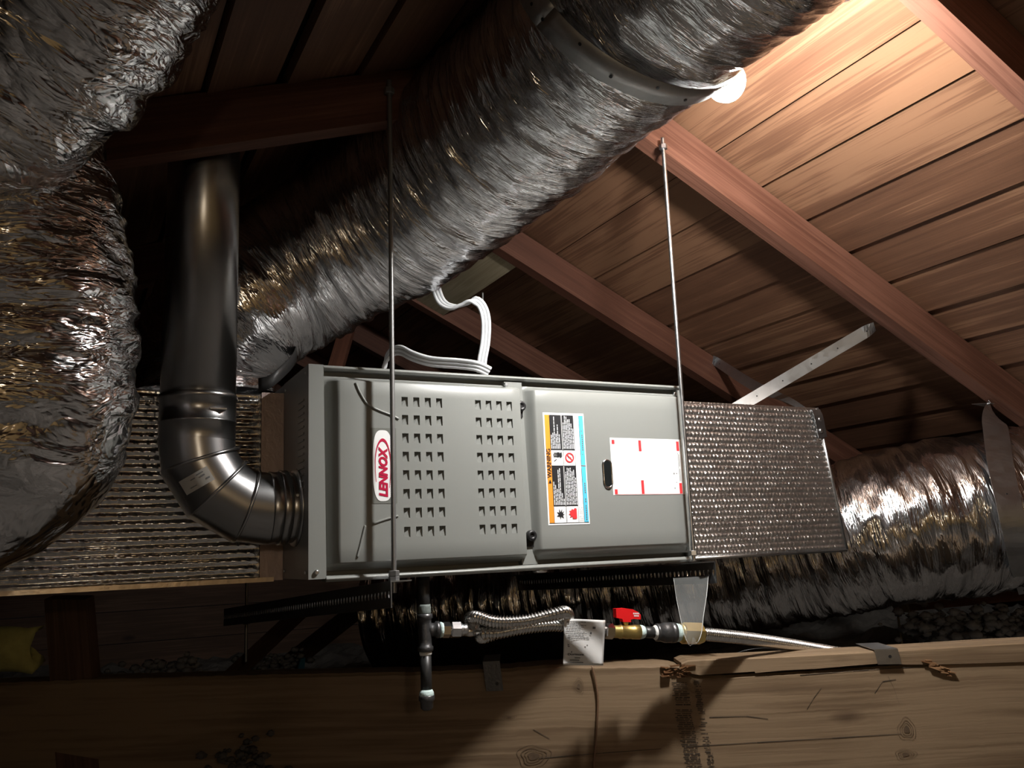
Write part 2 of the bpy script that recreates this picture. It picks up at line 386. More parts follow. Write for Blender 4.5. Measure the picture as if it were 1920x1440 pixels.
for nm, y in (('wall_back', Y1), ('wall_front', Y0)):
    wl = thing(nm, (0, y, FL), 'board gable wall closing the attic', None, None, 'structure')
    s_ = 1 if nm == 'wall_back' else -1
    n = 0; z = FL
    while z < 1.3:
        z2 = min(z+.19, 1.35)
        xl = -4.3 if z < -.7 else max(-4.3, (z-.05-.9)/math.tan(LE)+.3); xr = min(4.2, (1.5-z)/math.tan(RS))
        if xr-xl > .2: MB().box((xl, y+.0*s_, z+.004), (xr, y+.025*s_, z2)).build('board', GABLE if s_ > 0 else GABLE_P, wl)
        z = z2
for nm, x in (('wall_left', -4.3), ('wall_right', 4.2)):
    wl = MB().box((x-.02, Y0, FL), (x+.02, Y1, FL+.45)).build(nm, GABLE); tag(wl, 'low board closing the eave', None, None, 'structure')

# blown insulation: uneven blanket over the floor
RG = np.random.default_rng(11)
def lattice(nx, ny): return RG.random((ny+3, nx+3))
def lsamp(T, x, y):
    xi = np.floor(x).astype(int); yi = np.floor(y).astype(int); fx = x-xi; fy = y-yi
    fx = fx*fx*(3-2*fx); fy = fy*fy*(3-2*fy)
    return (T[yi, xi]*(1-fx)+T[yi, xi+1]*fx)*(1-fy)+(T[yi+1, xi]*(1-fx)+T[yi+1, xi+1]*fx)*fy
nx, ny = 260, 230
gx, gy = np.meshgrid(np.linspace(-4.2, 4.1, nx), np.linspace(-3.2, 4.3, ny))
h = np.zeros_like(gx)
for fq, am in ((1.2, .10), (3.5, .07), (9, .05), (22, .035)):
    T = lattice(int(8.4*fq)+2, int(7.6*fq)+2); h += am*(lsamp(T, (gx+4.2)*fq, (gy+3.2)*fq)-.4)
hz = -.55+h+.20*np.clip((gx-1.6)/1.4, 0, 1)*np.clip((gy-.2)/.9, 0, 1)+.10*np.clip((-gx-.2)/.8, 0, 1)*np.clip((gy-.8)/.6, 0, 1)
roofz = np.minimum((SLOPE_R-.02-math.sin(RS)*gx)/math.cos(RS), (SLOPE_L-.02+math.sin(LE)*gx)/math.cos(LE))
hz = np.maximum(np.minimum(hz, roofz-.02), FL+.01)
mb = MB(); mb.v = [V((gx[j, i], gy[j, i], hz[j, i])) for j in range(ny) for i in range(nx)]
for j in range(ny-1):
    for i in range(nx-1): mb.face((j*nx+i, j*nx+i+1, (j+1)*nx+i+1, (j+1)*nx+i), [(0, 0)]*4, False)
o = mb.build('blown_insulation', INSUL_D); tag(o, 'darkened blown insulation covering the attic floor', 'insulation', None, 'stuff')

# ------------------------------------------------------------------ heavy ceiling beam in the foreground
NJ = V((math.sin(YAW), math.cos(YAW), 0)); JD = V((math.cos(YAW), -math.sin(YAW), 0))
JK = float(NJ.dot(V(CAM)))+1.91
def J(x, y, off=0.0): return onp(x, y, tuple(NJ), JK-off)         # point on the beam's front face, off = metres proud of it
JT = 0.09
beam = thing('ceiling_beam', J(960, 1500), 'rough wooden beam with a split top edge in the foreground', 'beam')
prof = [(-520, 1300), (200, 1274), (560, 1264), (800, 1260), (952, 1254), (1000, 1249), (1060, 1246), (1120, 1248), (1180, 1247), (1225, 1246), (1262, 1247), (1290, 1256), (1300, 1268), (1420, 1264), (1560, 1256), (1680, 1248), (1800, 1240), (2200, 1222)]
mb = MB(); nseg = 260; xs = np.linspace(-520, 2200, nseg); ys = np.interp(xs, [a for a, _ in prof], [b_ for _, b_ in prof])
zb = -.62; top = [J(x, y+rnd.uniform(-.8, .8)) for x, y in zip(xs, ys)]
for i in range(nseg):
    p = top[i]; lip = V((0, 0, -.006))
    mb.v += [V((p.x, p.y, zb)), p+lip, p+NJ*.006, p+NJ*JT, V((p.x, p.y, zb))+NJ*JT]
for i in range(nseg-1):
    u0 = (top[i]-top[0]).dot(JD); u1 = (top[i+1]-top[0]).dot(JD)
    vv = [0, .42, .43, .52, .95]
    for k in range(4):
        a = i*5+k; mb.face((a, a+5, a+6, a+1), [(u0, vv[k]), (u1, vv[k]), (u1, vv[k+1]), (u0, vv[k+1])])
mb.face((0, 1, 2, 3, 4)); e5 = (nseg-1)*5; mb.face((e5+4, e5+3, e5+2, e5+1, e5))
mb.build('beam_body', W_JOIST, beam)
# the sliver split away from the top right edge
sp = [(1278, 1246, 1250), (1290, 1241, 1262), (1312, 1239.5, 1266), (1415, 1235.5, 1259), (1416, 1235.5, 1262), (1470, 1233, 1257), (1530, 1229.5, 1254), (1600, 1226, 1248), (1650, 1223.5, 1244), (1700, 1220.5, 1246), (1760, 1217, 1246), (1860, 1210.5, 1243), (2200, 1193, 1232)]
mb = MB()
for (x, yt, yb) in sp:
    a = J(x, yt, .004); b_ = J(x, yb, .004); mb.v += [b_, a, a+NJ*.004+V((0, 0, .003)), a+NJ*(JT+.003)+V((0, 0, .003)), b_+NJ*(JT+.003)]
for i in range(len(sp)-1):
    u0 = (mb.v[i*5]-mb.v[0]).length; u1 = (mb.v[i*5+5]-mb.v[0]).length
    for k, (v0, v1) in enumerate(((.36, .40), (.40, .41), (.41, .5), (.5, .54))):
        a = i*5+k; mb.face((a, a+5, a+6, a+1), [(u0, v0), (u1, v0), (u1, v1), (u0, v1)])
mb.face((0, 1, 2, 3, 4)); mb.build('split_edge', W_JOIST, beam)
# splinters and the torn patch
W_TORN = wood('torn_wood', (.07, .03, .012), (.16, .075, .03), (.28, .16, .08), rough=.8, knots=False)
mb = MB()
for k in range(26):
    x = 1236+rnd.random()*52; y = 1246+rnd.random()*24; l = rnd.uniform(6, 18); a = rnd.uniform(-.35, .35)
    mb.prism([J(x, y, .001), J(x+l, y+l*a-1.5, .001), J(x+l*1.1, y+l*a, .001), J(x+2, y+2.5, .001)], -NJ*rnd.uniform(.003, .011))
mb.build('splinter_tuft', W_TORN, beam)
mb = MB()
for k in range(22):
    t_ = rnd.random(); x = 1735+52*t_+rnd.uniform(-5, 5); y = 1240+26*t_+rnd.uniform(-5, 6); l = rnd.uniform(8, 22); a = rnd.uniform(.2, .6)
    mb.prism([J(x-l/2, y-l*a/2, .001), J(x+l/2, y+l*a/2-2, .001), J(x+l/2, y+l*a/2, .001), J(x-l/2, y-l*a/2+2.5, .001)], -NJ*rnd.uniform(.002, .008))
mb.build('torn_patch', W_TORN, beam)
# dark rubbed stain: two ragged vertical stripes
STAIN = plain('soot_stain', (.05, .037, .025), .85, 0, .3, 120, .4)
mb = MB()
for (xa, xb, sk) in ((1256, 1287, .125), (1297, 1311, .125)):
    y = 1276
    while y < 1450:
        if rnd.random() < .86:
            o_ = (y-1276)*sk*1.4+rnd.uniform(-2, 2); hgt = rnd.uniform(1.0, 2.3); xx = xa+rnd.uniform(0, 5)
            while xx < xb:
                ln = rnd.uniform(4, 15)
                mb.quad(J(xx+o_, y+hgt, .0006), J(min(xx+ln, xb)+o_, y+hgt, .0006), J(min(xx+ln, xb)+o_, y, .0006), J(xx+o_, y, .0006))
                xx += ln+rnd.uniform(0, 3.5)
        y += 3.4
mb.build('soot_stain', STAIN, beam)
# drying cracks
mb = MB()
for pts in ([(1500, 1266), (1600, 1258), (1690, 1252), (1735, 1250)], [(1290, 1400), (1420, 1392), (1560, 1384), (1690, 1376)], [(1010, 1422), (1130, 1412), (1240, 1404)],
            [(1665, 1268), (1676, 1290), (1686, 1320)], [(1513, 1330), (1525, 1310), (1540, 1290)], [(1640, 1300), (1655, 1278), (1680, 1274)], [(1330, 1345), (1400, 1343), (1440, 1348)], [(1000, 1368), (1030, 1385)]):
    P = [J(x, y, .0008) for x, y in pts]; wd = V((0, 0, .0011))
    for k in range(len(P)-1): mb.quad(P[k]-wd*.8, P[k+1]-wd*.5, P[k+1]+wd*.5, P[k]+wd*.8)
mb.build('drying_crack', STAIN, beam)
# knots
KN = plain('knot_wood', (.095, .06, .033), .75, 0, .4, 60, .5)
for (x, y, rx, ry) in ((1000, 1418, 22, 14), (1700, 1368, 12, 14), (1085, 1287, 7, 10), (955, 1345, 9, 3), (1698, 1415, 14, 7)):
    mb = MB(); c = J(x, y, .0009); s_ = 1.91/FPX
    ang = np.linspace(0, 2*math.pi, 25)
    for (fo, fi) in ((1.35, 1.30), (1.0, .92), (.72, .66), (.45, .02)):
        for k in range(24):
            q = []
            for (f_, a_) in ((fo, ang[k]), (fo, ang[k+1]), (fi, ang[k+1]), (fi, ang[k])):
                wob = f_*(1+.10*math.sin(3*a_+x)+.06*math.sin(5*a_)); q.append(c+JD*math.cos(a_)*rx*s_*wob+V((0, 0, math.sin(a_)*ry*s_*wob)))
            mb.quad(*q)
    mb.build('knot', KN, beam)
# metal tie straps bent over the beam's top
def tie(x0, x1, ytop, ydown, label, mat, hole):
    t = thing('tie_strap', J((x0+x1)/2, ydown), label, 'metal strap')
    mb = MB(); A = [J(x0, ydown, .009), J(x1, ydown-1, .009), J(x1-7, ytop, .009), J(x0-7, ytop+2, .009)]
    mb.prism(A, -NJ*.0012); mb.prism([A[3], A[2], A[2]+NJ*.1+V((0, 0, .002)), A[3]+NJ*.1+V((0, 0, .002))], V((0, 0, .0013))); mb.build('strap_plate', mat, t)
    c = J(*hole, .0112); MB().lathe(c, c+NJ, [(0, .0034), (.0006, .0034)], 12).build('nail_hole', BLACK, t)
tie(1646, 1690, 1217, 1246, 'small galvanised tie strap bent over the right end of the beam', GALV, (1669, 1231))
tie(912, 944, 1240, 1296, 'dark tie strap hanging over the shaded middle of the beam', IRON2, (932, 1282))  # darker metal colour stands in for the shadow on this strap
wire = MB().tube(spline([J(1110, 1249, .006), J(1116, 1275, .006), J(1121, 1310, .007), J(1119, 1360, .008), J(1113, 1440, .008), J(1108, 1500, .008)], 40), .0021, 8).build('brown_wire', plain('brown_wire_jacket', (.16, .09, .05), .5))
tag(wire, 'thin brown wire hanging down the face of the wooden beam', 'wire')

# ------------------------------------------------------------------ flexible ducts
def periodic(nu, nv, rg): 
    T = rg.random((nv+2, nu)); return T
def psamp(T, u, v):
    nv, nu = T.shape; x = (u % 1.0)*nu; y = np.clip(v, 0, nv-2.001)
    xi = np.floor(x).astype(int) % nu; yi = np.floor(y).astype(int); fx = x-np.floor(x); fy = y-yi
    fx = fx*fx*(3-2*fx); fy = fy*fy*(3-2*fy); x2 = (xi+1) % nu
    return (T[yi, xi]*(1-fx)+T[yi, x2]*fx)*(1-fy)+(T[yi+1, xi]*(1-fx)+T[yi+1, x2]*fx)*fy
def duct(name, pts, rad, label, seed, step=.0055, segs=170, amp=1.0, skew=.35, mat=None, flat=0.0, squash=None, parts=None):
    raw = spline([p for p in pts], 200); L = sum((raw[i+1]-raw[i]).length for i in range(199)); n = int(L/step)
    P = spline(pts, n); fr = frames(P); rg = np.random.default_rng(seed)
    if not hasattr(rad, '__len__'): rad = [rad]*len(pts)
    ctrl = [0.0]; 
    for i in range(1, len(pts)): ctrl.append(ctrl[-1]+(V(pts[i])-V(pts[i-1])).length)
    R = np.interp(np.linspace(0, ctrl[-1], n), ctrl, rad)
    vv = np.linspace(0, L, n)[:, None]; uu = (np.arange(segs)/segs)[None, :]
    def lay(fu, fv, sk, ridged):
        T = periodic(max(3, fu), int(L*fv)+6, rg); q = psamp(T, uu+sk*vv, vv*fv+1)
        return 1-2*np.abs(q-.5)*2 if ridged else q*2-1
    D = .0050*lay(5, 4.0, .1, False)+.0034*lay(6, 20, skew, True)+.0026*lay(11, 48, -skew*.7, True)+.0022*lay(18, 75, skew*1.6, True)+.0010*lay(40, 110, -skew, False)
    D += .0012*np.cos(2*math.pi*(vv/.055+uu))            # wire helix
    RR = R[:, None]+amp*D
    A = np.array([tuple(p) for p in P]); E1 = np.array([tuple(f[0]) for f in fr]); E2 = np.array([tuple(f[1]) for f in fr])
    an = 2*math.pi*uu; 
    X = A[:, None, :]+RR[..., None]*(np.cos(an)[..., None]*E1[:, None, :]+np.sin(an)[..., None]*E2[:, None, :])
    if squash: X = squash(X)
    base = A[A[:, 2].argmin()]
    nvt = n*segs; Xf = X.reshape(-1, 3)-base
    me = bpy.data.meshes.new(name); i0 = np.arange(n-1)[:, None]*segs; j0 = np.arange(segs)[None, :]; j1 = (j0+1) % segs
    F = np.stack([i0+j0, i0+j1, i0+segs+j1, i0+segs+j0], -1).reshape(-1, 4)
    me.vertices.add(nvt); me.vertices.foreach_set('co', Xf.ravel())
    me.loops.add(F.size); me.loops.foreach_set('vertex_index', F.ravel().astype(np.int32))
    me.polygons.add(len(F)); me.polygons.foreach_set('loop_start', np.arange(0, F.size, 4, dtype=np.int32))
    me.polygons.foreach_set('use_smooth', np.ones(len(F), bool))
    uvl = me.uv_layers.new(name='UVMap'); ju = np.broadcast_to(j0, (n-1, segs)); iv = np.broadcast_to(np.arange(n-1)[:, None], (n-1, segs)); st = L/(n-1)
    UV = np.stack([np.stack([ju/segs, iv*st], -1), np.stack([(ju+1)/segs, iv*st], -1), np.stack([(ju+1)/segs, (iv+1)*st], -1), np.stack([ju/segs, (iv+1)*st], -1)], 2)
    uvl.data.foreach_set('uv', UV.astype(np.float32).ravel()); me.update(calc_edges=True); me.validate()
    me.materials.append(mat or FOIL)
    o = bpy.data.objects.new(name, me); COL.objects.link(o); o.location = V(base)+V((0, 0, ZO))
    tag(o, label, 'duct', 'silver flexible ducts'); return o, P, R

bigpts = [dep(388, 735, 1.97), dep(392, 660, 1.98), dep(440, 585, 1.97), dep(560, 505, 2.04), dep(742, 398, 2.0), dep(950, 232, 1.76), dep(1200, -3, 1.42), dep(1400, -180, 1.23), dep(1640, -380, 1.08)]
big, BP, BR = duct('flexible_duct', bigpts, [.150, .160, .172, .184, .194, .190, .182, .186, .190], 'big silver duct sweeping from the roof peak down behind the vent pipe', 3, skew=.6, amp=1.15)
duct('flexible_duct', [dep(300, -420, 1.0), dep(175, -200, 1.02), dep(40, 0, 1.04), dep(-150, 130, 1.06), dep(-420, 200, 1.1)], .175, 'near silver duct crossing the upper left corner', 8, skew=-.5, amp=1.7, mat=FOIL_N)
duct('flexible_duct', [dep(-150, 20, 1.3), dep(-90, 160, 1.26), dep(-55, 300, 1.24), dep(-28, 480, 1.22), dep(-18, 640, 1.21), dep(-30, 770, 1.21), dep(-80, 830, 1.22), dep(-260, 850, 1.24), dep(-500, 860, 1.3)],
     [.175, .176, .178, .182, .184, .186, .186, .186, .186], 'large near silver duct hanging down the left edge and turning away', 21, skew=.8, amp=1.7, mat=FOIL_N)
duct('flexible_duct', [dep(2250, 920, 2.5), dep(1980, 945, 2.47), dep(1780, 970, 2.45), dep(1640, 995, 2.48), dep(1480, 1035, 2.58), dep(1250, 1085, 2.68), dep(1000, 1120, 2.78), dep(720, 1150, 2.9)],
     [.222, .222, .222, .215, .205, .2, .2, .2], 'bright silver duct at the right edge passing on under the furnace', 33, skew=.55, amp=1.3)

# wide sheet metal saddle strap under the big duct
k0 = min(range(len(BP)), key=lambda k: (BP[k]-dep(1195, 8, 1.43)).length)
c0 = BP[k0]; T0 = (BP[k0+2]-BP[k0-2]).normalized()
st = thing('saddle_strap', c0-V((0, 0, .21)), 'wide curved sheet metal strap with holes slung under the big duct', 'metal strap')
e_f = V(-_f); e_f = (e_f-T0*e_f.dot(T0)).normalized(); e_d = T0.cross(e_f)
if e_d.dot(V(_u)) > 0: e_d = -e_d
def ring(a, wd, r): return c0+(e_f*math.cos(a)+e_d*math.sin(a))*r+T0*(wd+.062*math.sin(a)-.012)
mb = MB(); mb.grid(lambda s_, t_: ring(2*math.pi*s_, (t_-.5)*.050, .1985), 90, 1, True, False, lambda a, b_: (a, b_))
so = mb.build('strap_band', STRAP_D, st); sm = so.modifiers.new('thickness', 'SOLIDIFY'); sm.thickness = .0015
for k, a in enumerate(np.arange(0, 2*math.pi, .34)):
    c = ring(a, .012 if k % 2 else -.006, .1993); nrm = (e_f*math.cos(a)+e_d*math.sin(a)).normalized()
    MB().lathe(c, c+nrm, [(0, .0030), (.0006, .0030)], 10).build('punched_hole', BLACK, st)

# ------------------------------------------------------------------ plenums (foil faced boxes)
def foil_face(mb, o, ex, ez, nx_, nz_, wx, wz, pz, px, amp, nrm, seed):
    T = np.random.default_rng(seed).random((64, 64)); o, ex, ez, nrm = V(o), V(ex), V(ez), V(nrm)
    def fn(a, b_):
        x = a*wx; z = b_*wz
        j = T[int(z/pz) % 64, int(x/px/3) % 64]; jx = T[int(x/px) % 64, int(z/pz) % 64]
        hgt = abs(math.sin(math.pi*z/pz))**2.2*(.6+.4*j)*(.65+.35*abs(math.sin(math.pi*(x/px+.6*(z/pz)+.3*j))))+.16*jx
        e_ = min(1, min(a, 1-a)*40, min(b_, 1-b_)*40)
        return o+ex*x+ez*z+nrm*amp*hgt*e_
    mb.grid(fn, nx_, nz_, True, False, lambda a, b_: (a*wx, b_*wz))
pl = thing('supply_plenum', (-.5, .46, 0), 'ridged foil wrapped supply plenum left of the furnace behind the vent pipe', 'plenum')
mb = MB(); foil_face(mb, (-1.15, .2, 0), (1, 0, 0), (0, 0, 1), 460, 230, 1.105, .362, .0148, .019, .0056, (0, -1, 0), 4)
mb.build('ridged_front_face', FOIL_L, pl)
mb = MB(); mb.box((-1.15, .204, 0), (-.045, .73, .36)); mb.build('box_body', FOIL_B, pl)
mb = MB(); mb.box((-1.15, .1935, -.004), (-.02, .215, .0045)); mb.build('bottom_edge', plain('foil_tape_tan', (.62, .5, .36), .35, .8, .5, 60), pl)
FT = foil('dull_foil_tape', (.34, .27, .25), .42, 20, 20, .4, .002, 1.0)
mb = MB(); mb.grid(lambda a, b_: (-.046+.044*a, .1975, -.002+.368*b_), 10, 60, True, False, lambda a, b_: (a*.05, b_*.37)); mb.build('tape_strip', FT, pl)
mb = MB(); mb.box((-.044, .2, 0), (-.002, .7, .362)); mb.build('collar', FT, pl)

rp = thing('return_plenum', (1.12, .42, 0), 'foil bubble wrapped return plenum right of the furnace', 'plenum')
XB, XT = 1.422, 1.372
mb = MB(); Tq = np.random.default_rng(9).random((64, 64))
def fr_(a, b_):
    xr = XB+(XT-XB)*b_; x = .85+(xr-.85)*a; z = -.001+.371*b_; pz, px = .0135, .0115
    row = int(z/pz); jx = Tq[row % 64, int(a*7) % 64]
    cl = Tq[row % 64, int(x/px+.5*row+.3*jx) % 64]; hgt = abs(math.sin(math.pi*z/pz))**.8*(.55+.45*abs(math.sin(math.pi*(x/px+.5*row+.3*jx)))*(.5+.5*cl))*(.75+.5*jx)
    e_ = min(1, min(a, 1-a)*50, min(b_, 1-b_)*50); return (x, .1-.0050*hgt*e_, z)
mb.grid(fr_, 400, 220, True, False, lambda a, b_: (a*.55, b_*.37)); mb.build('ridged_front_face', FOIL_B, rp)
mb = MB(); F4 = [(.85, .101, 0), (XB, .101, 0), (XT, .101, .37), (.85, .101, .37)]; mb.prism(F4, (0, .6, 0)); mb.build('box_body', FOIL_B, rp)
mb = MB(); mb.tube([(XB+.001, .1, 0), (XT+.001, .1, .37)], .004, 8); mb.tube([(.85, .1, -.002), (XB, .1, -.002)], .004, 8); mb.build('folded_edge', GALV, rp)

# ------------------------------------------------------------------ furnace
FLEN, FH, FD = .845, .385, .73
fu = thing('furnace', (FLEN/2, FD/2, 0), 'grey horizontal gas furnace hung from threaded rods', 'furnace')
mb = MB(); mb.box((0, .03, 0), (FLEN, FD, FH)); mb.build('cabinet', PAINT_D, fu)
mb = MB()                                                        # left end panel with folded front edge
mb.box((-.0015, .0, 0), (.0, .2, FH)); mb.build('end_panel', PAINT_D, fu)
mb = MB(); mb.prism([(0, 0, .0), (.0305, 0, .0), (.0260, 0, FH), (0, 0, FH)], (0, .03, 0)); mb.build('corner_rail', PAINT, fu)
mb = MB(); mb.grid(lambda a, b_: (.026+(FLEN-.026)*a, .0045-.0055*math.sin(math.pi*b_), FH-.009+.009*b_), 2, 8, True); mb.box((.026, .0045, FH-.0085), (FLEN, .03, FH)); mb.build('top_rail', PAINT, fu)
mb = MB(); mb.grid(lambda a, b_: (.03+(FLEN-.03)*a, .003-.006*math.sin(math.pi*b_), -.006+.011*b_), 2, 8, True); mb.box((.03, .003, -.005), (FLEN, .03, .0045)); mb.build('bottom_rail', PAINT, fu)
mb = MB(); mb.box((FLEN-.008, .004, .0), (FLEN, .03, FH)); mb.build('right_rail', PAINT, fu)
mb = MB(); mb.box((.03, .022, .004), (FLEN-.005, .03, FH-.008)); mb.build('door_recess', PAINT, fu)
mb = MB(); mb.prism([(.424, .006, .006), (.458, .006, .006), (.447, .006, .10), (.44, .006, FH-.012), (.40, .006, FH-.012), (.415, .006, .06)], (0, .016, 0)); mb.build('centre_stile', PAINT, fu)

def smooth(t): t = max(0, min(1, t)); return t*t*(3-2*t)
def door_mesh(x0, x1, z0, z1, dy, el, er, eb, et, y_in, holes):
    st_ = [0, .12, .28, .45, .62, .78, .9, 1]
    xs = {round(x0+el*s_, 5) for s_ in st_} | {round(x1-er*s_, 5) for s_ in st_} | {round(x, 5) for x in np.linspace(x0+el, x1-er, 12)}
    zs = {round(z0+eb*s_, 5) for s_ in st_} | {round(z1-et*s_, 5) for s_ in st_} | {round(z, 5) for z in np.linspace(z0+eb, z1-et, 12)}
    hx = sorted({h[0] for h in holes}); hzv = sorted({h[1] for h in holes}); W2, H2 = .0061, .0092
    for x in hx: xs |= {round(x-W2, 5), round(x+W2, 5)}
    for z in hzv: zs |= {round(z-H2, 5), round(z+H2, 5)}
    def clean(s_, keep):
        o_ = []
        for v_ in sorted(s_):
            if o_ and v_-o_[-1] < .0011:
                if v_ in keep: o_[-1] = v_
                continue
            o_.append(v_)
        return o_
    kx = {round(x+d, 5) for x in hx for d in (-W2, W2)}; kz = {round(z+d, 5) for z in hzv for d in (-H2, H2)}
    xs = clean(xs, kx); zs = clean(zs, kz)
    def yy(x, z):
        a = smooth((x-x0)/el)*smooth((x1-x)/er)*smooth((z-z0)/eb)*smooth((z1-z)/et)
        crown = .004*math.sin(math.pi*min(1, max(0, (x-x0)/(x1-x0))))
        return y_in-(dy+crown)*a
    mb = MB(); nx_ = len(xs)
    mb.v = [V((x, yy(x, z), z)) for z in zs for x in xs]
    hs = [(x, z) for (x, z) in holes]
    for j in range(len(zs)-1):
        for i in range(nx_-1):
            cx, cz = (xs[i]+xs[i+1])/2, (zs[j]+zs[j+1])/2
            if any(abs(cx-x) < W2 and abs(cz-z) < H2 for x, z in hs): continue
            mb.face((j*nx_+i, j*nx_+i+1, (j+1)*nx_+i+1, (j+1)*nx_+i), None, True)
    pockets = []
    for x, z in hs:
        yb = yy(x, z); c = [(x-W2, z-H2, .0045), (x+W2, z-H2, .0015), (x+W2, z+H2, .004), (x-W2, z+H2, .013)]
        pockets.append((c, yb))
    return mb, yy, pockets
HX = [.1775+.0233*i for i in range(4)]+[.3305+.0233*i for i in range(4)]; HZ = [.0765+.0347*i for i in range(8)]
dl, yyL, pockets = door_mesh(.029, .437, .013, .366, .022, .026, .012, .014, .012, .012, [(round(x, 5), round(z, 5)) for x in HX for z in HZ])
dlo = dl.build('louvered_door', PAINT, fu)
pk = None
for (c, yb) in pockets:                                         # each louvre is its own small pressed pocket
    mb = MB(); fr0 = [V((x, yb, z)) for x, z, d in c]; bk = [V((x, yb+d, z)) for x, z, d in c]
    mb.v = fr0+bk
    for i in range(4): mb.face((i, 4+i, 4+(i+1) % 4, (i+1) % 4))
    mb.face((4, 5, 6, 7)); lo_ = mb.build('louver', PAINT, fu)
    lo_.parent = dlo; lo_.matrix_parent_inverse = Matrix.Identity(4)
dr, yyR, _p = door_mesh(.441, FLEN-.006, .014, .366, .020, .022, .014, .022, .012, .010, [])
dro = dr.build('blower_door', PAINT, fu)
def sub(mbx, name, mat, par):
    o = mbx.build(name, mat, fu); o.parent = par; return o
# pressed styling lines on the left door
mb = MB()
for pts in ([(.083, .352), (.090, .335), (.105, .312), (.125, .302), (.150, .293), (.165, .286)], [(.098, .090), (.090, .060), (.083, .035)], [(.112, .093), (.135, .100), (.16, .106)]):
    mb = MB(); P = spline([V((x, yyL(x, z)-.0006, z)) for x, z in pts], 30); mb.tube(P, .0022, 8); sub(mb, 'pressed_line', PAINT, dlo)

def flat(mbx, pts, yfn, off):
    mbx.poly([V((x, yfn(x, z)-off, z)) for x, z in pts])
def strip_uv(mbx, u0, u1, v0, v1, yfn, off, ox, oz, wx, wz, n=1):
    m_ = max(1, int(round((u1-u0)*wx/.012)))
    def pt(a, b_):
        x = ox+(u0+(u1-u0)*a)*wx; z = oz+(v0+(v1-v0)*b_)*wz; return V((x, yfn(x, z)-off, z))
    mbx.grid(pt, m_, n, True)
def text_mb(s_, size, rot, pos, yfn, off, shear=0.0, bold=0.0, sx=1.0):
    """flat lettering lying on the surface; rot 90 reads upward"""
    cu = bpy.data.curves.new('txt', 'FONT'); cu.body = s_; cu.size = size; cu.align_x = 'CENTER'; cu.align_y = 'CENTER'; cu.shear = shear; cu.offset = bold; cu.resolution_u = 3
    ob = bpy.data.objects.new('txt', cu); COL.objects.link(ob); dg = bpy.context.evaluated_depsgraph_get(); dg.update()
    me = bpy.data.meshes.new_from_object(ob.evaluated_get(dg)); mbx = MB()
    ca, sa = math.cos(rot), math.sin(rot)
    for v_ in me.vertices:
        a, b_ = v_.co.x*sx, v_.co.y; x = pos[0]+a*ca-b_*sa; z = pos[1]+a*sa+b_*ca
        mbx.v.append(V((x, yfn(x, z)-off, z)))
    for p_ in me.polygons: mbx.face(list(p_.vertices))
    bpy.data.objects.remove(ob, do_unlink=True); bpy.data.meshes.remove(me); bpy.data.curves.remove(cu)
    return mbx
# maker's badge on the left door
mb = MB(); strip_uv(mb, 0, 1, 0, 1, yyL, .0006, .109, .129, .050, .139); badge_f = sub(mb, 'badge_film', CLEARLAB, dlo)
def badge_outline(sc=1.0):
    out = []
    for k in range(56):
        a = 2*math.pi*k/56; ca, sa = math.cos(a), math.sin(a)
        wv = .0197*(abs(ca)**.62)*(1 if ca > 0 else -1); zv = .0655*(abs(sa)**.75)*(1 if sa > 0 else -1)
        out.append((.1325+wv*sc, .1985+zv*sc))
    return out
mb = MB(); flat(mb, badge_outline(), yyL, .0012); sub(mb, 'badge', WHITE, dlo)
sub(text_mb('LENNOX', .0215, math.pi/2, (.1338, .184), yyL, .0018, .22, .0011, 1.0), 'badge_lettering', LOGORED, dlo)
mb = MB(); n_ = 60                                              # crimson swoosh round the upper end
for k in range(n_):
    t0, t1 = k/n_, (k+1)/n_; q = []
    for t_ in (t0, t1):
        a = math.radians(-60+250*t_) if False else math.radians(-38+246*t_)
        wd = .0006+.0052*math.sin(math.pi*t_)**2
        co = (.1325+.0152*math.cos(a), .203+(.0455 if math.sin(a) > 0 else .075)*math.sin(a)); ci = (.1325+(.0152-.0006-wd*.35)*math.cos(a), .203+((.0455 if math.sin(a) > 0 else .075)-wd)*math.sin(a))
        q += [(co, ci)]
    mb.poly([V((x, yyL(x, z)-.0017, z)) for x, z in (q[0][0], q[1][0], q[1][1], q[0][1])])
sub(mb, 'badge_swoosh', LOGORED, dlo)

# warning label on the right door
ox, oz, wx, wz = .4765, .0808, .0965, .2285
wl = MB(); strip_uv(wl, 0, 1, 0, 1, yyR, .0006, ox, oz, wx, wz, 6); wlo = sub(wl, 'warning_label', WHITE, dro)
def lay(name, mat, quads, off):
    mbx = MB()
    for (a, b_, c, d) in quads: strip_uv(mbx, a, b_, c, d, yyR, off, ox, oz, wx, wz)
    return sub(mbx, name, mat, dro)
lay('orange_band', ORANGE, [(.035, .145, .02, .98)], .0010)
lay('cyan_band', CYAN, [(.872, .975, .02, .515), (.872, .975, .528, .98)], .0010)
BL = [(.155, .425, .668, .98), (.155, .425, .168, .52), (.455, .725, .668, .98), (.455, .725, .168, .52)]
lay('black_text_panel', INK, BL+[(.15, .735, .52, .524), (.15, .735, .163, .168), (.432, .437, .02, .98), (.448, .452, .02, .98), (.728, .734, .02, .98), (.145, .152, .02, .98), (.865, .869, .02, .98), (.145, .735, .662, .668), (.03, .98, .014, .018), (.865, .98, .519, .524)], .0010)
tx = []
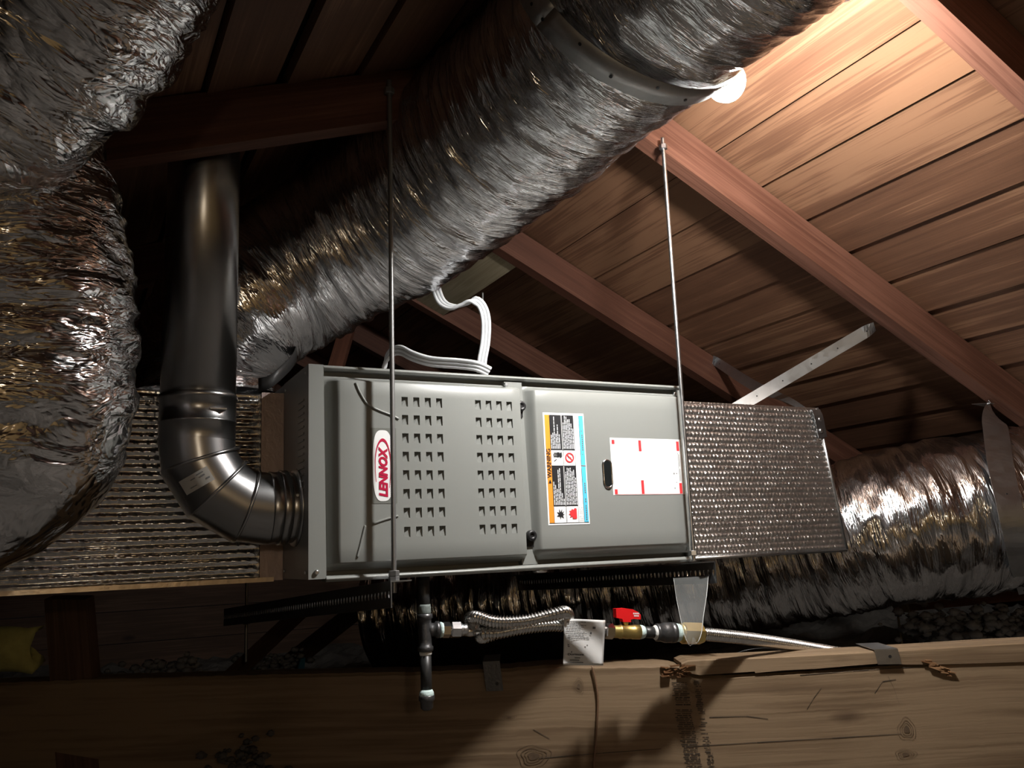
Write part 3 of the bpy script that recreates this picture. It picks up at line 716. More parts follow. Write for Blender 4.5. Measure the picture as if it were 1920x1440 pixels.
for bi, (a, b_, c, d) in enumerate(BL):
    nl = 7; lim = [(.42, .50, .95, .48, .72, .46, 0), (.60, .52, .42, .90, .96, .35, .2), (.8, .98, .96, .88, .93, .8, .66), (.85, .95, .97, .95, .86, .92, .7)][bi]
    for k in range(nl):
        uu_ = a+(b_-a)*(k+.5)/nl; v_ = c+.006; top_ = c+(d-c)*lim[k]
        while v_ < top_-.01:
            l_ = rnd.uniform(.018, .05); tx.append((uu_-.009, uu_+.009, v_, min(v_+l_, top_))); v_ += l_+.006
tag(lay('white_text_lines', WHITE, tx, .0014), None, None, None, 'stuff')
tx = [(.915, .94, v_, v_+.014) for v_ in np.arange(.035, .36, .02) if rnd.random() < .85]+[(.915, .94, v_, v_+.013) for v_ in np.arange(.66, .80, .019)]+[(.91, .925, .62, .63), (.91, .925, .83, .845)]
tx += [(u_, u_+.006, v_, v_+.010) for u_ in (.76, .785, .81, .835) for v_ in np.arange(.03, .15, .016) if rnd.random() < .7]
lay('dark_text_line', INKG, tx, .0014)
sub(text_mb('WARNING', .0125, math.pi/2, (ox+.088*wx, oz+.545*wz), yyR, .0015, 0, .0003, .98), 'warning_lettering', INK, dro)
def pict(name, mat, polys, u0, u1, v0, v1, off=.0015):
    mbx = MB()
    for pl_ in polys: mbx.poly([V((ox+wx*(u0+(u1-u0)*a), yyR(ox+wx*(u0+(u1-u0)*a), oz+wz*(v0+(v1-v0)*b_))-off, oz+wz*(v0+(v1-v0)*b_))) for a, b_ in pl_])
    sub(mbx, name, mat, dro)
pict('alert_triangle', INK, [[(0, .0), (1, .0), (.5, 1)]], .05, .13, .365, .40)
burst = [[(.1, .3), (.35, .45), (.15, .7), (.42, .6), (.4, .98), (.55, .65), (.7, .95), (.72, .6), (.95, .8), (.8, .5), (.98, .45), (.78, .35), (.9, .1), (.6, .3), (.55, .05), (.45, .3)]]
pict('burst_symbol', INK, burst, .18, .40, .045, .145)
pict('flame_symbol', LABRED, [[(.95, .05), (.95, .9), (.75, .95), (.6, .8), (.45, .88), (.3, .72), (.1, .75), (.28, .55), (.05, .45), (.3, .35), (.15, .15), (.45, .25), (.5, .05)]], .48, .70, .045, .15)
pict('hand_symbol', INK, [[(.15, .55), (.55, .55), (.55, .62), (.15, .62)], [(.1, .68), (.55, .68), (.55, .74), (.1, .74)], [(.18, .8), (.55, .8), (.55, .86), (.18, .86)], [(.5, .5), (.75, .55), (.75, .88), (.5, .9)], [(.78, .45), (.98, .55), (.98, .9), (.78, .85)], [(.2, .2), (.45, .35), (.42, .4), (.17, .25)]], .17, .41, .535, .655)
rg_ = [[(.5+.45*math.cos(a), .5+.45*math.sin(a)), (.5+.45*math.cos(a+.3), .5+.45*math.sin(a+.3)), (.5+.33*math.cos(a+.3), .5+.33*math.sin(a+.3)), (.5+.33*math.cos(a), .5+.33*math.sin(a))] for a in np.arange(0, 6.28, .3)]
pict('prohibition_ring', LABRED, rg_+[[(.2, .72), (.28, .8), (.8, .28), (.72, .2)]], .47, .71, .545, .645)
pict('match_symbol', INK, [[(.35, .5), (.65, .42), (.65, .52), (.35, .6)]], .47, .71, .545, .645, .0013)
# white instruction label
ox, oz, wx, wz = .6345, .139, .203, .121
wl = MB(); strip_uv(wl, 0, 1, 0, 1, yyR, .0006, ox, oz, wx, wz, 2); sub(wl, 'instruction_label', WHITE, dro)
for q_ in [(.02, .055, .89, .965), (.02, .055, .02, .10), (.36, .395, .77, .965), (.36, .395, .02, .255), (.868, .905, .79, .965), (.868, .905, .02, .205)]: lay('red_bar', LABRED, [q_], .0011)
lay('fine_print', INKG, [(.878, .884, .23, .76), (.89, .897, .5, .73), (.89, .897, .24, .46), (.80, .815, .36, .39), (.835, .85, .37, .385), (.80, .812, .10, .125), (.83, .84, .21, .225)]+[(.93+.03*rnd.random(), .935+.035*rnd.random(), .86+.06*q_, .875+.06*q_) for q_ in (0, .3, .6, .9, 1.2)], .0011)
lay('red_rule', LABRED, [(.02, .985, .008, .013)], .0011)
# oval sight glass
mb = MB(); cx, cz = .6235, .1835
def oval(rw, rh, y, n=28): return [V((cx+rw*math.cos(a), y, cz+(rh-rw)*(1 if math.sin(a) > 0 else -1)+rw*math.sin(a))) for a in np.linspace(0, 2*math.pi, n+1)[:-1]]
ys_ = yyR(cx, cz); A = oval(.0125, .031, ys_-.0005); B = oval(.0105, .029, ys_-.004); Cc = oval(.0085, .027, ys_-.002)
n_ = len(A); mb.v = A+B+Cc
for k in range(n_):
    k2 = (k+1) % n_; mb.face((k, k2, n_+k2, n_+k), None, True); mb.face((n_+k, n_+k2, 2*n_+k2, 2*n_+k), None, True)
sub(mb, 'sight_glass_rim', CHROME, dro)
mb = MB(); mb.poly(Cc); sub(mb, 'sight_glass', plain('dark_glass', (.01, .012, .012), .08), dro)
# door knobs and screws
def knob(x, z, name):
    y = .004; mb = MB(); mb.lathe((x, y, z), (x, -1, z), [(0, .011), (.006, .011), (.009, .0095), (.010, .0055), (.007, .004)], 20); mb.build(name, BLACK, fu)
    mb = MB(); mb.box((x-.0085, y-.001, z-.022), (x+.006, y+.002, z)); mb.build('knob_slot', BLACK, fu)
knob(.4325, .3225, 'door_knob'); knob(.4435, .062, 'door_knob')
for (x, z) in ((.400, .3655), (.8265, .365), (.0125, .012), (-.0, .0)):
    if x <= 0: continue
    mb = MB(); mb.lathe((x, .0, z), (x, -1, z), [(0, .0045), (.003, .0045), (.0045, .003)], 12); mb.build('screw', ZINC, fu)
for (y, z) in ((.02, .372), (.02, .012), (.185, .37), (.185, .015)):
    mb = MB(); mb.lathe((-.0015, y, z), (-1, y, z), [(0, .003), (.002, .0026)], 10); mb.build('screw', ZINC, fu)
mb = MB()
for k in range(14):
    z = .16+.0125*k; mb.box((-.0035, .03, z), (-.001, .075, z+.003))
mb.build('vent_slots', PAINT_D, fu)
mb = MB(); mb.lathe((.47, .02, -.004), (.47, .02, -1), [(0, .016), (.006, .015), (.008, .011)], 16); mb.build('drain_boss', ZINC, fu)

# ------------------------------------------------------------------ slotted angles and threaded rods carrying the furnace
def slotted(name, p0, p1, side, label):
    p0, p1 = V(p0), V(p1); d = (p1-p0); L_ = d.length; d.normalize(); sd = V((side, 0, 0)); up = V((0, 0, 1))
    t = thing(name, p0-up*.05, label, 'steel angle', 'slotted angles under the furnace')
    pit = .0148; n = int(L_/pit); mb = MB(); H_ = .046
    for k in range(n):
        a = p0+d*(k*pit); rw, rh = (.0036, .0062); cz_ = -.023
        sq = [(0, -H_), (pit/2, -H_), (pit, -H_), (pit, cz_), (pit, 0), (pit/2, 0), (0, 0), (0, cz_)]
        ho = [(pit/2+rw*math.cos(q), cz_+rh*math.sin(q)) for q in np.radians([225, 270, 315, 0, 45, 90, 135, 180])]
        i0 = len(mb.v); mb.v += [a+d*x+up*z for x, z in sq]+[a+d*x+up*z for x, z in ho]
        for q in range(8): mb.face((i0+q, i0+(q+1) % 8, i0+8+(q+1) % 8, i0+8+q))
    o = mb.build('perforated_leg', STEELD, t); m_ = o.modifiers.new('thickness', 'SOLIDIFY'); m_.thickness = .0022; m_.offset = 0
    mb = MB(); mb.beam(p0+sd*.019-up*.0012, p1+sd*.019-up*.0012, sd*.019, up*.0011); mb.build('top_flange', STEELD, t)
    return t
slotted('slotted_angle', (.128, -.062, -.008), (.02, 1.03, -.09), 1, 'slotted steel angle under the left end of the furnace')
slotted('slotted_angle', (.846, -.066, -.006), (.846, 1.0, -.045), -1, 'slotted steel angle under the right end of the furnace, beside the brass fitting')
def rod(p0, p1, label, nuts, mat, r=.0048, thread=True):
    p0, p1 = V(p0), V(p1); L_ = (p1-p0).length; t = thing('threaded_rod', p0, label, 'threaded rod', 'threaded hanger rods')
    n = int(L_/.0032); prof_ = []
    for k in range(n):
        prof_ += [(k*L_/n, r*.86), ((k+.5)*L_/n, r*1.06)]
    MB().lathe(p0, p1, prof_, 10).build('rod_shaft', mat, t)
    ax = (p1-p0).normalized()
    for (d, hh) in nuts:
        MB().lathe(p0+ax*d, p1, [(0, .0085), (.0008, .0098), (hh-.0008, .0098), (hh, .0085)], 6, False).build('hex_nut', mat, t)
    return t
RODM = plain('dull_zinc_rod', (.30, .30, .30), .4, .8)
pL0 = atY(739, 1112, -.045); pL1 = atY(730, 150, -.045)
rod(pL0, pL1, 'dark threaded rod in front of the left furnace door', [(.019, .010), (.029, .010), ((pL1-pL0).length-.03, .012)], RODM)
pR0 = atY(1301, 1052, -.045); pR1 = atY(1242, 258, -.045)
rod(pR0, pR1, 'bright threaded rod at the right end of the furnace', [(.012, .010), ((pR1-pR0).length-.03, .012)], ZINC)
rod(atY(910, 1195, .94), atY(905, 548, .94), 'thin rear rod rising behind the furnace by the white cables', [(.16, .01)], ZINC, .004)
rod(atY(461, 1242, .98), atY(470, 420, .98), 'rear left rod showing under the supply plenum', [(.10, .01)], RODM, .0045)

# blond blocking between two rafters, holding the rear rod
q0 = onp(950, 512, RN, RK+.02); bx = q0.x-.055
bb = MB().beam(RD*0+V((bx, .822, 0))+V((0, 0, 1))*((RK+.03-math.sin(RS)*bx)/math.cos(RS)), V((bx, 1.453, 0))+V((0, 0, 1))*((RK+.03-math.sin(RS)*bx)/math.cos(RS)), V((.055, 0, -.027)), V((.009, 0, .0175))).build('wood_blocking', W_PALE)
tag(bb, 'pale wooden block bridging two rafters above the white cables', 'wood block')

# ------------------------------------------------------------------ white cables looping over the furnace
def cable(pts, label, n=3, r=.0042, side=V((1, 0, 0))):
    P = spline(pts, 70); t = thing('white_cable', P[-1], label, 'cable')
    fr0 = frames(P)
    for k in range(n):
        off = (k-(n-1)/2)*r*1.75
        Q = [p+(side-(fr0[j][0].cross(fr0[j][1]))*side.dot(fr0[j][0].cross(fr0[j][1]))).normalized()*off for j, p in enumerate(P)]
        MB().tube(Q, r, 8).build('cable_core', WIREW, t)
    return t
cable([dep(816, 515, 2.06), dep(819, 545, 2.03), dep(829, 567, 2.0), dep(848, 576, 1.98), dep(868, 571, 1.97), dep(888, 563, 1.96), dep(903, 573, 1.96), dep(911, 600, 1.95), dep(910, 640, 1.95), dep(904, 675, 1.95), dep(903, 699, 1.95)],
      'white flat cable looping down from the roof onto the furnace top', side=V((.9, -.3, .3)))
cable([dep(720, 694, 1.95), dep(724, 674, 1.93), dep(735, 660, 1.90), dep(752, 657, 1.87), dep(775, 668, 1.84), dep(810, 678, 1.82), dep(860, 682, 1.80), dep(895, 687, 1.79), dep(917, 697, 1.80)],
      'white flat cable arching along the furnace top edge', side=V((.1, -.6, 1)))

# ------------------------------------------------------------------ flue vent pipe
PX, PY, PR = -.178, .10, .0655
vt = thing('vent_pipe', (PX, PY, .14), 'galvanised flue vent pipe rising left of the furnace with a segmented elbow', 'vent pipe')
ZE = atY(530, 952, .10).z                                   # height of the horizontal outlet
RB = .125
zt = ZE+RB
MB().lathe((PX, PY, .305), (PX, PY, 2), [(0, PR), (1.0, PR)], 48).build('riser', GALV_PIPE, vt)
MB().lathe((PX, PY, zt-.004), (PX, PY, 2), [(0, PR+.0005), (.030, PR+.0005), (.031, PR+.0022), (.034, PR+.0022), (.035, PR+.001), (.072, PR+.001), (.073, PR+.003), (.082, PR+.003), (.084, PR)], 48, True, 0, False).build('riser_collar', GALV_PIPE, vt)
cE = V((PX+RB, PY, zt))
def el(a): return cE+V((-math.cos(a)*RB, 0, -math.sin(a)*RB))
def el_ring(a, r):                                             # mitre plane ring at bend angle a
    c = el(a); e1 = V((-math.cos(a), 0, -math.sin(a))); e2 = V((0, 1, 0)); return c, e1, e2
def gore(a0, a1, r, name):
    mb = MB(); seg = 48; am = (a0+a1)/2; tdir = V((math.sin(am), 0, -math.cos(am)))     # straight cylinder cut by two radial planes
    n0 = len(mb.v); c = el(am)*1.0
    cc = cE+(c-cE)*1.0
    for a in (a0, a1):
        nrm = V((math.sin(a), 0, -math.cos(a)))
        for k in range(seg):
            q = 2*math.pi*k/seg; p = cc+(V((-math.cos(am), 0, -math.sin(am)))*math.cos(q)+V((0, 1, 0))*math.sin(q))*r
            tt = -((p-cE).dot(nrm))/tdir.dot(nrm); mb.v.append(p+tdir*tt)
    for k in range(seg):
        k2 = (k+1) % seg; mb.face((k, k2, seg+k2, seg+k), [(k/seg, 0), ((k+1)/seg, 0), ((k+1)/seg, .06), (k/seg, .06)], True)
    return mb.build(name, GALV_PIPE, vt)
AE = [0, math.radians(18), math.radians(45), math.radians(72), math.radians(90)]
for k in range(4): gore(AE[k], AE[k+1], PR, 'elbow_gore')
for a in AE[1:4]:                                              # standing seams between gores
    c, e1, e2 = el_ring(a, PR); mb = MB()
    sc_ = 1/math.cos(math.radians(13.5))
    P = [c+(e1*math.cos(q)*sc_+e2*math.sin(q))*(PR+.0005) for q in np.linspace(0, 2*math.pi, 61)]
    mb.tube(P, .0032, 8); mb.build('elbow_seam', GALV_PIPE, vt)
xo = el(AE[4]).x
for (d, r_, w_, nm) in ((0.0, PR+.0005, .020, 'outlet_sleeve'), (.0185, PR+.003, .016, 'clamp_band'), (.034, PR-.0005, xo and abs(xo)-.034, 'outlet_collar')):
    MB().lathe((xo+d, PY, ZE), (9, PY, ZE), [(0, r_-.001), (.002, r_+.0008), (w_/2, r_), (w_-.002, r_+.0008), (w_, r_-.001)], 48).build(nm, GALV_PIPE, vt)
MB().lathe((-.008, PY, ZE), (9, PY, ZE), [(0, PR-.001), (.003, PR+.006), (.007, PR+.007)], 48).build('outlet_flange', GALV, vt)
for (dx, an) in ((-.012, 1.95), (.0, 0)):
    if dx == 0: continue
    p = V((dx, PY-math.sin(an)*(PR+.001), ZE+math.cos(an)*-.0-.0+.018)); MB().lathe(p+V((0, .006, 0)), p+V((0, -1, 0)), [(0, .0042), (.006, .0042), (.008, .002)], 8).build('screw', ZINC, vt)
mb = MB(); mb.box((PX+.012, PY-PR-.002, zt+.045), (PX+.04, PY-PR+.012, zt+.0475)); mb.build('crimp_mark', ZINC, vt)
# paper sticker on the second gore
am = math.radians(31); cS = el(am); ax_ = V((math.sin(am), 0, -math.cos(am))); ra = V((-math.cos(am), 0, -math.sin(am)))
def stick(u_, v_, r_):
    q = math.radians(-90)+u_; return cS+ax_*v_+(ra*math.cos(q)+V((0, 1, 0))*math.sin(q))*r_
mb = MB(); mb.grid(lambda a, b_: stick(.05+.86*a, -.013+.027*b_, PR+.0008), 10, 2, True); mb.build('sticker', plain('dingy_sticker', (.42, .40, .36), .5), vt)
mb = MB()
for (u_, v_, du, dv) in ((.12, .004, .10, .003), (.2, -.004, .12, .003), (.2, -.009, .2, .002), (.5, .006, .2, .002), (.45, -.006, .14, .002)):
    mb.grid(lambda a, b_: stick(u_+du*a, v_+dv*b_, PR+.0012), 3, 1, True)
mb.build('sticker_print', INKG, vt)

# ------------------------------------------------------------------ gas line
TEE = atY(797, 1181, .03); BRS = atY(1292, 1186, -.062)
NG = V((-(BRS-TEE).y, (BRS-TEE).x, 0)).normalized(); KG = NG.dot(TEE)
def G(x, y): return onp(x, y, tuple(NG), KG)
def pxm(p): return float((np.array(p)-CAM)@_f)/FPX          # metres per pixel at a point
gp = thing('gas_drip_leg', (TEE.x, TEE.y, G(797, 1325).z), 'black iron gas pipe with a tee and capped drip leg under the furnace', 'gas pipe')
def vert(y0, y1, prof_, name, mat, x=797, segs=22, smooth_=True):
    a, b_ = G(x, y0), G(x, y1); k_ = pxm(TEE); MB().lathe(V((TEE.x, TEE.y, a.z)), V((TEE.x, TEE.y, b_.z-1)), [(abs(a.z-b_.z)*s_, r_*k_) for s_, r_ in prof_], segs, smooth_).build(name, mat, gp)
vert(1070, 1160, [(0, 10.5), (1, 10.5)], 'inlet_pipe', IRON)
vert(1133, 1152, [(0, 10.7), (.2, 11.6), (.8, 12), (1, 10.8)], 'thread_sealant', plain('grey_sealant', (.17, .2, .19), .7, 0, .6, 150, .3))
vert(1150, 1222, [(0, 10.5), (.02, 14.5), (.12, 14.8), (.15, 12.5), (.3, 12), (.5, 13.2), (.7, 12), (.84, 12.5), (.87, 14.8), (.98, 14.5), (1, 10.5)], 'tee_fitting', IRON2)
MB().lathe(TEE, G(850, 1180), [(0, .0105), (.012, .0125), (.0185, .0125), (.020, .0155), (.026, .0155), (.0275, .012)], 22).build('tee_branch', IRON2, gp)
vert(1222, 1229, [(0, 11.6), (.5, 11.9), (1, 10.6)], 'thread_tape', TAPE_W)
vert(1222, 1306, [(0, 10.4), (1, 10.4)], 'drip_nipple', IRON)
vert(1293, 1308, [(0, 10.6), (.3, 13.2), (.8, 14), (1, 11)], 'thread_sealant', TAPE)
vert(1303, 1332, [(0, 13), (.06, 14.8), (.35, 14.6), (.42, 12.2), (.85, 11.6), (1, 7)], 'drip_cap', IRON2)

def run(x0, y0, x1, y1, prof_, name, mat, par, segs=22, smooth_=True, phase=0.0):
    a, b_ = G(x0, y0), G(x1, y1); L_ = (b_-a).length; k_ = pxm((a+b_)/2)
    return MB().lathe(a, b_, [(L_*s_, r_*k_) for s_, r_ in prof_], segs, smooth_, phase).build(name, mat, par)
# flexible connector with nuts and paper tag
fc = thing('flexible_gas_connector', G(960, 1190), 'corrugated steel gas hose looped twice between the tee and the shutoff valve', 'gas hose')
run(824, 1181, 832, 1181, [(0, 10), (.2, 14.8), (.8, 13), (1, 9)], 'thread_sealant', TAPE, fc)
HEX = [(0, .86), (.08, 1), (.92, 1), (1, .86)]
run(829, 1181, 844, 1181, [(s_, r_*14.5) for s_, r_ in HEX], 'hex_nut', CHROME, fc, 6, False)
run(842, 1181, 848, 1181, [(0, 10), (1, 10)], 'neck', CHROME, fc)
run(845, 1181, 864, 1181, [(s_, r_*15.5) for s_, r_ in HEX], 'hex_nut', CHROME, fc, 6, False, .3)
run(863, 1181, 876, 1180, [(0, 12), (.3, 12), (.5, 9.5), (.75, 10.5), (1, 10)], 'ferrule', ZINC, fc)
def corr(pts, r, pit, amp, par, name, mat, smooth_at=()):
    raw = spline(pts, 120); L_ = sum((raw[i+1]-raw[i]).length for i in range(119)); n = int(L_/pit*6); P = spline(pts, n)
    rr = [r+amp*math.cos(2*math.pi*k/6)*(0.12 if any(lo <= k/n <= hi for lo, hi in smooth_at) else 1) for k in range(n)]
    return MB().tube(P, rr, 18).build(name, mat, par)
tF = pxm(G(960, 1170))*FPX
def D(x, y, dz): return dep(x, y, tF+dz)
corr([D(868, 1181, .0), D(884, 1183, .002), D(889, 1172, .02), D(880, 1161, .028), D(893, 1157, .0), D(930, 1166, -.022), D(985, 1164, -.028), D(1040, 1151, -.022), D(1060, 1148, -.004), D(1064, 1158, .022), D(1040, 1167, .034), D(985, 1172, .03),
      D(935, 1186, .02), D(905, 1195, .008), D(904, 1188, -.012), D(935, 1186, -.012), D(985, 1177, .002), D(1040, 1172, .02), D(1085, 1177, .04), D(1140, 1183, .075)],
     .0110, .0062, .0016, fc, 'corrugated_hose', STAINLESS, ((0, .05), (.44, .50)))
tg = thing('paper_tag', dep(1095, 1248, tF+.02), 'white paper maker\'s tag wrapped on the gas hose, standing on the beam', 'paper tag')
tA, tB, tC, tD = (1056, 1247, .0), (1131, 1248, .045), (1135, 1163, .05), (1058, 1160, -.004)
def tagp(a, b_, lift=0.0):
    x = (tA[0]*(1-a)+tB[0]*a)*(1-b_)+(tD[0]*(1-a)+tC[0]*a)*b_; y = (tA[1]*(1-a)+tB[1]*a)*(1-b_)+(tD[1]*(1-a)+tC[1]*a)*b_
    dz = (tA[2]*(1-a)+tB[2]*a)*(1-b_)+(tD[2]*(1-a)+tC[2]*a)*b_-.012*math.sin(math.pi*a)*(.4+.6*b_)+.004*math.sin(5*a+7*b_)
    return dep(x, y, tF-.006+dz-lift)
mb = MB(); mb.grid(lambda a, b_: tagp(a, b_), 16, 18, True); o = mb.build('tag_sheet', PAPER, tg); m_ = o.modifiers.new('thickness', 'SOLIDIFY'); m_.thickness = .0005
mb = MB()
for k in range(11):
    b_ = .93-.036*k; a0 = .06+(.05 if k > 6 else 0); a1 = a0+rnd.uniform(.28, .48)
    a = a0
    while a < a1: 
        l_ = rnd.uniform(.03, .08); mb.quad(tagp(a, b_, .0012), tagp(a+l_, b_, .0012), tagp(a+l_, b_+.014, .0012), tagp(a, b_+.014, .0012)); a += l_+.012
for k, (a0, a1, b_) in enumerate(((.1, .6, .43), (.1, .55, .395), (.28, .42, .15), (.16, .4, .10), (.1, .5, .05))):
    mb.quad(tagp(a0, b_, .0012), tagp(a1, b_, .0012), tagp(a1, b_+.02, .0012), tagp(a0, b_+.02, .0012))
mb.quad(tagp(.7, .80, .0012), tagp(.77, .80, .0012), tagp(.77, .85, .0012), tagp(.7, .85, .0012)); mb.quad(tagp(.64, .68, .0012), tagp(.68, .68, .0012), tagp(.68, .73, .0012), tagp(.64, .73, .0012))
mb.build('fine_print', INKG, tg)
cu = text_mb('Dormont', 1.0, 0, (0, 0), lambda x, z: 0, 0, 0, .03)
mb = MB(); xs_ = [v_.x for v_ in cu.v]; x0_, x1_ = min(xs_), max(xs_)
mb.v = [tagp(.11+.40*(v_.x-x0_)/(x1_-x0_), .232+.062*v_.z, .0014) for v_ in cu.v]
for f_ in cu.f: mb.face(f_)
mb.poly([tagp(.185, .275, .0014), tagp(.215, .275, .0014), tagp(.205, .315, .0014)])
mb.build('tag_lettering', INK, tg)

# shutoff valve assembly up to the second hose
sv = thing('shutoff_valve', G(1178, 1200), 'brass gas shutoff valve with a red handle', 'valve')
run(1134, 1183, 1150, 1184, [(s_, r_*14.5) for s_, r_ in HEX], 'hex_nut', CHROME, sv, 6, False)
run(1149, 1184, 1200, 1185, [(0, 9.5), (.03, 11.5), (.22, 11.8), (.24, 13), (.3, 13.2), (.33, 12), (.5, 13.2), (.68, 12.6), (.72, 13.5), (.97, 13.5), (1, 10.5)], 'valve_body', BRASS, sv)
hp = [(1152, 1141), (1168, 1140), (1183, 1142), (1193, 1147), (1198, 1152), (1198, 1161), (1186, 1160), (1180, 1161), (1180, 1166), (1166, 1166), (1164, 1160), (1153, 1158)]
kG = pxm(G(1175, 1150))
MB().prism([G(x, y)-NG*.008 for x, y in hp][::-1], NG*.016).build('red_handle', RED, sv)
mb = MB()
for (x, y) in [(1184+2.4*k, 1151.2) for k in range(5)]+[(1185.5+2.4*k, 1155.6) for k in range(4)]:
    a = G(x, y)-NG*.0084; q = kG; mb.quad(a, a+JD*1.7*q, a+JD*1.7*q+V((0, 0, 2.6*q)), a+V((0, 0, 2.6*q)))
mb.build('handle_print', WHITE, sv)
MB().lathe(G(1173, 1172), G(1173, 1160), [(0, .006), (.012, .006)], 12).build('valve_stem', BRASS, sv)
nc = thing('pipe_nipple', G(1216, 1198), 'short black pipe nipple between the brass valve and the grey coupling', 'pipe fitting')
run(1198, 1185, 1208, 1185, [(0, 10), (.3, 13), (.7, 12), (1, 10.5)], 'thread_sealant', TAPE, nc)
run(1204, 1185, 1230, 1186, [(0, 10.5), (1, 10.5)], 'nipple_pipe', IRON, nc)
run(1225, 1186, 1234, 1186, [(0, 10.6), (.4, 13.5), (1, 12.5)], 'thread_sealant', TAPE_W, nc)
cp = thing('pipe_coupling', G(1248, 1202), 'grey cast iron reducing coupling beside the brass nut', 'pipe fitting')
run(1229, 1186, 1266, 1186, [(0, 12), (.04, 16), (.14, 16.5), (.17, 15), (.45, 18.5), (.72, 18.5), (.76, 17.4), (.8, 19), (.97, 18.6), (1, 14)], 'coupling_body', IRON2, cp)
run(1263, 1186, 1279, 1187, [(0, 13), (.25, 17), (.6, 16.5), (1, 12)], 'thread_sealant', TAPE, cp)
bn = thing('brass_fitting', G(1293, 1206), 'yellow brass hex fitting at the end of the second gas hose', 'pipe fitting')
run(1274, 1187, 1281, 1187, [(0, 14), (.4, 18), (1, 19)], 'shoulder', BRASS, bn)
run(1278, 1187, 1316, 1188, [(0, 18), (.06, 20.5), (.94, 20.5), (1, 18)], 'hex_body', BRASS, bn, 6, False, math.radians(14))
hs = thing('gas_supply_hose', G(1330, 1190), 'corrugated metal gas supply hose running down behind the beam at right', 'gas hose')
d0 = pxm(G(1314, 1188))*FPX
corr([dep(1310, 1188, d0), dep(1335, 1190, d0+.015), dep(1400, 1197, d0+.06), dep(1470, 1207, d0+.12), dep(1560, 1222, d0+.20), dep(1680, 1243, d0+.30)], .0122, .0058, .0015, hs, 'corrugated_hose', STAINLESS)
ew = MB().tube(spline([dep(1360, 1241, 2.06), dep(1372, 1230, 2.04), dep(1392, 1221, 2.03), dep(1420, 1216, 2.03), dep(1450, 1216, 2.04), dep(1500, 1226, 2.06)], 30), .0013, 6).build('thin_wire', IRON)
tag(ew, 'thin dark wire curling up behind the beam under the gas hose', 'wire')

# clear plastic strap slung from the angle round the brass fitting
m, nt, N, L, b = new_mat('clear_plastic')
b.inputs['Base Color'].default_value = (.8, .83, .82, 1); b.inputs['Roughness'].default_value = .12; b.inputs['Alpha'].default_value = .11
PLAST = m
cs = thing('clear_strap', G(1300, 1212), 'clear plastic strap hanging from the slotted angle round the brass fitting', 'plastic strap')
l_ = spline([dep(1263, 1084, 1.80), dep(1268, 1120, 1.78), dep(1276, 1160, 1.74), dep(1283, 1190, 1.69), dep(1294, 1211, 1.685), dep(1300, 1190, 1.76)], 30)
r_ = spline([dep(1328, 1080, 1.83), dep(1325, 1115, 1.80), dep(1319, 1155, 1.765), dep(1315, 1188, 1.73), dep(1306, 1207, 1.72), dep(1306, 1190, 1.78)], 30)
mb = MB(); mb.grid(lambda a, b_: l_[min(29, int(round(b_*29)))].lerp(r_[min(29, int(round(b_*29)))], a), 6, 29, True); mb.build('strap_film', PLAST, cs)
mb = MB(); mb.tube(r_[:24], .0006, 6); mb.tube(l_[:22], .0004, 6); mb.build('strap_rim', plain('plastic_edge', (.5, .52, .5), .3), cs)

# ------------------------------------------------------------------ hanger straps on the right
def ribbon(pts, wid, label, mat=STRAP, holes=5, ends=True):
    """pts: list of (centre, width direction)"""
    C_ = [V(p) for p, _ in pts]; t = thing('hanger_strap', min(C_, key=lambda p: p.z), label, 'metal strap', 'galvanised hanger straps')
    P = spline(C_, 60); ctrl = [0.0]
    for i in range(1, len(C_)): ctrl.append(ctrl[-1]+(C_[i]-C_[i-1]).length)
    WD = np.array([tuple(V(d_).normalized()) for _, d_ in pts]); tq = np.linspace(0, ctrl[-1], 60)
    W_ = [V([np.interp(q, ctrl, WD[:, k]) for k in range(3)]).normalized() for q in tq]
    for j in range(60):
        tj = (P[min(59, j+1)]-P[max(0, j-1)]).normalized(); W_[j] = (W_[j]-tj*W_[j].dot(tj)).normalized()
    mb = MB(); mb.grid(lambda a, b_: P[int(round(b_*59))]+W_[int(round(b_*59))]*(a-.5)*wid, 2, 59, False); o = mb.build('strap_band', mat, t)
    m_ = o.modifiers.new('thickness', 'SOLIDIFY'); m_.thickness = .0012; m_.offset = 0
    for k in range(holes):
        j = int(4+(52)*k/max(1, holes-1)); tg_ = (P[j+1]-P[j-1]).normalized(); nr = tg_.cross(W_[j]).normalized(); 
        if nr.dot(V(CAM)-P[j]) < 0: nr = -nr
        c = P[j]+nr*.0008; MB().lathe(c, c+nr, [(0, .0022), (.0006, .0022)], 8).build('punched_hole', BLACK, t)
    return t
s1 = onp(1640, 612, RN, RK-.004)
a0 = dep(1352, 782, 2.42)
wd1 = (s1-a0).cross(V(_f)).normalized()
ribbon([(a0, wd1), (a0.lerp(s1, .35), wd1), (a0.lerp(s1, .7), wd1), (s1-(s1-a0).normalized()*.03, wd1), (s1, wd1*.7+V((0, -.7, 0)))], .034, 'straight galvanised strap from the plenum top up to a rafter', holes=6)
e0 = atY(1342, 678, .775-.003); c1 = V((XT-.005, .14, .374)); c2 = V((XT-.008, .095, .362)); c3 = V((XT+.004, .094, .29))
dh = (c1-e0).normalized(); 
sc_ = ribbon([(e0+V((-.012, 0, .006)), V((.2, 0, 1))), (e0+dh*.03, V((.3, .1, 1))), (e0.lerp(c1, .5)+V((0, 0, -.012)), V((.6, -.2, .9))), (e0.lerp(c1, .85), V((1, .1, .3))), (c1, V((1, .1, .05))), (c2, V((1, 0, .05))), (c3, V((1, 0, .1)))], .032, 'twisted strap from a rear rafter bent over the plenum corner', STEELD, 3)
s3 = onp(1846, 757, RN, RK-.003)
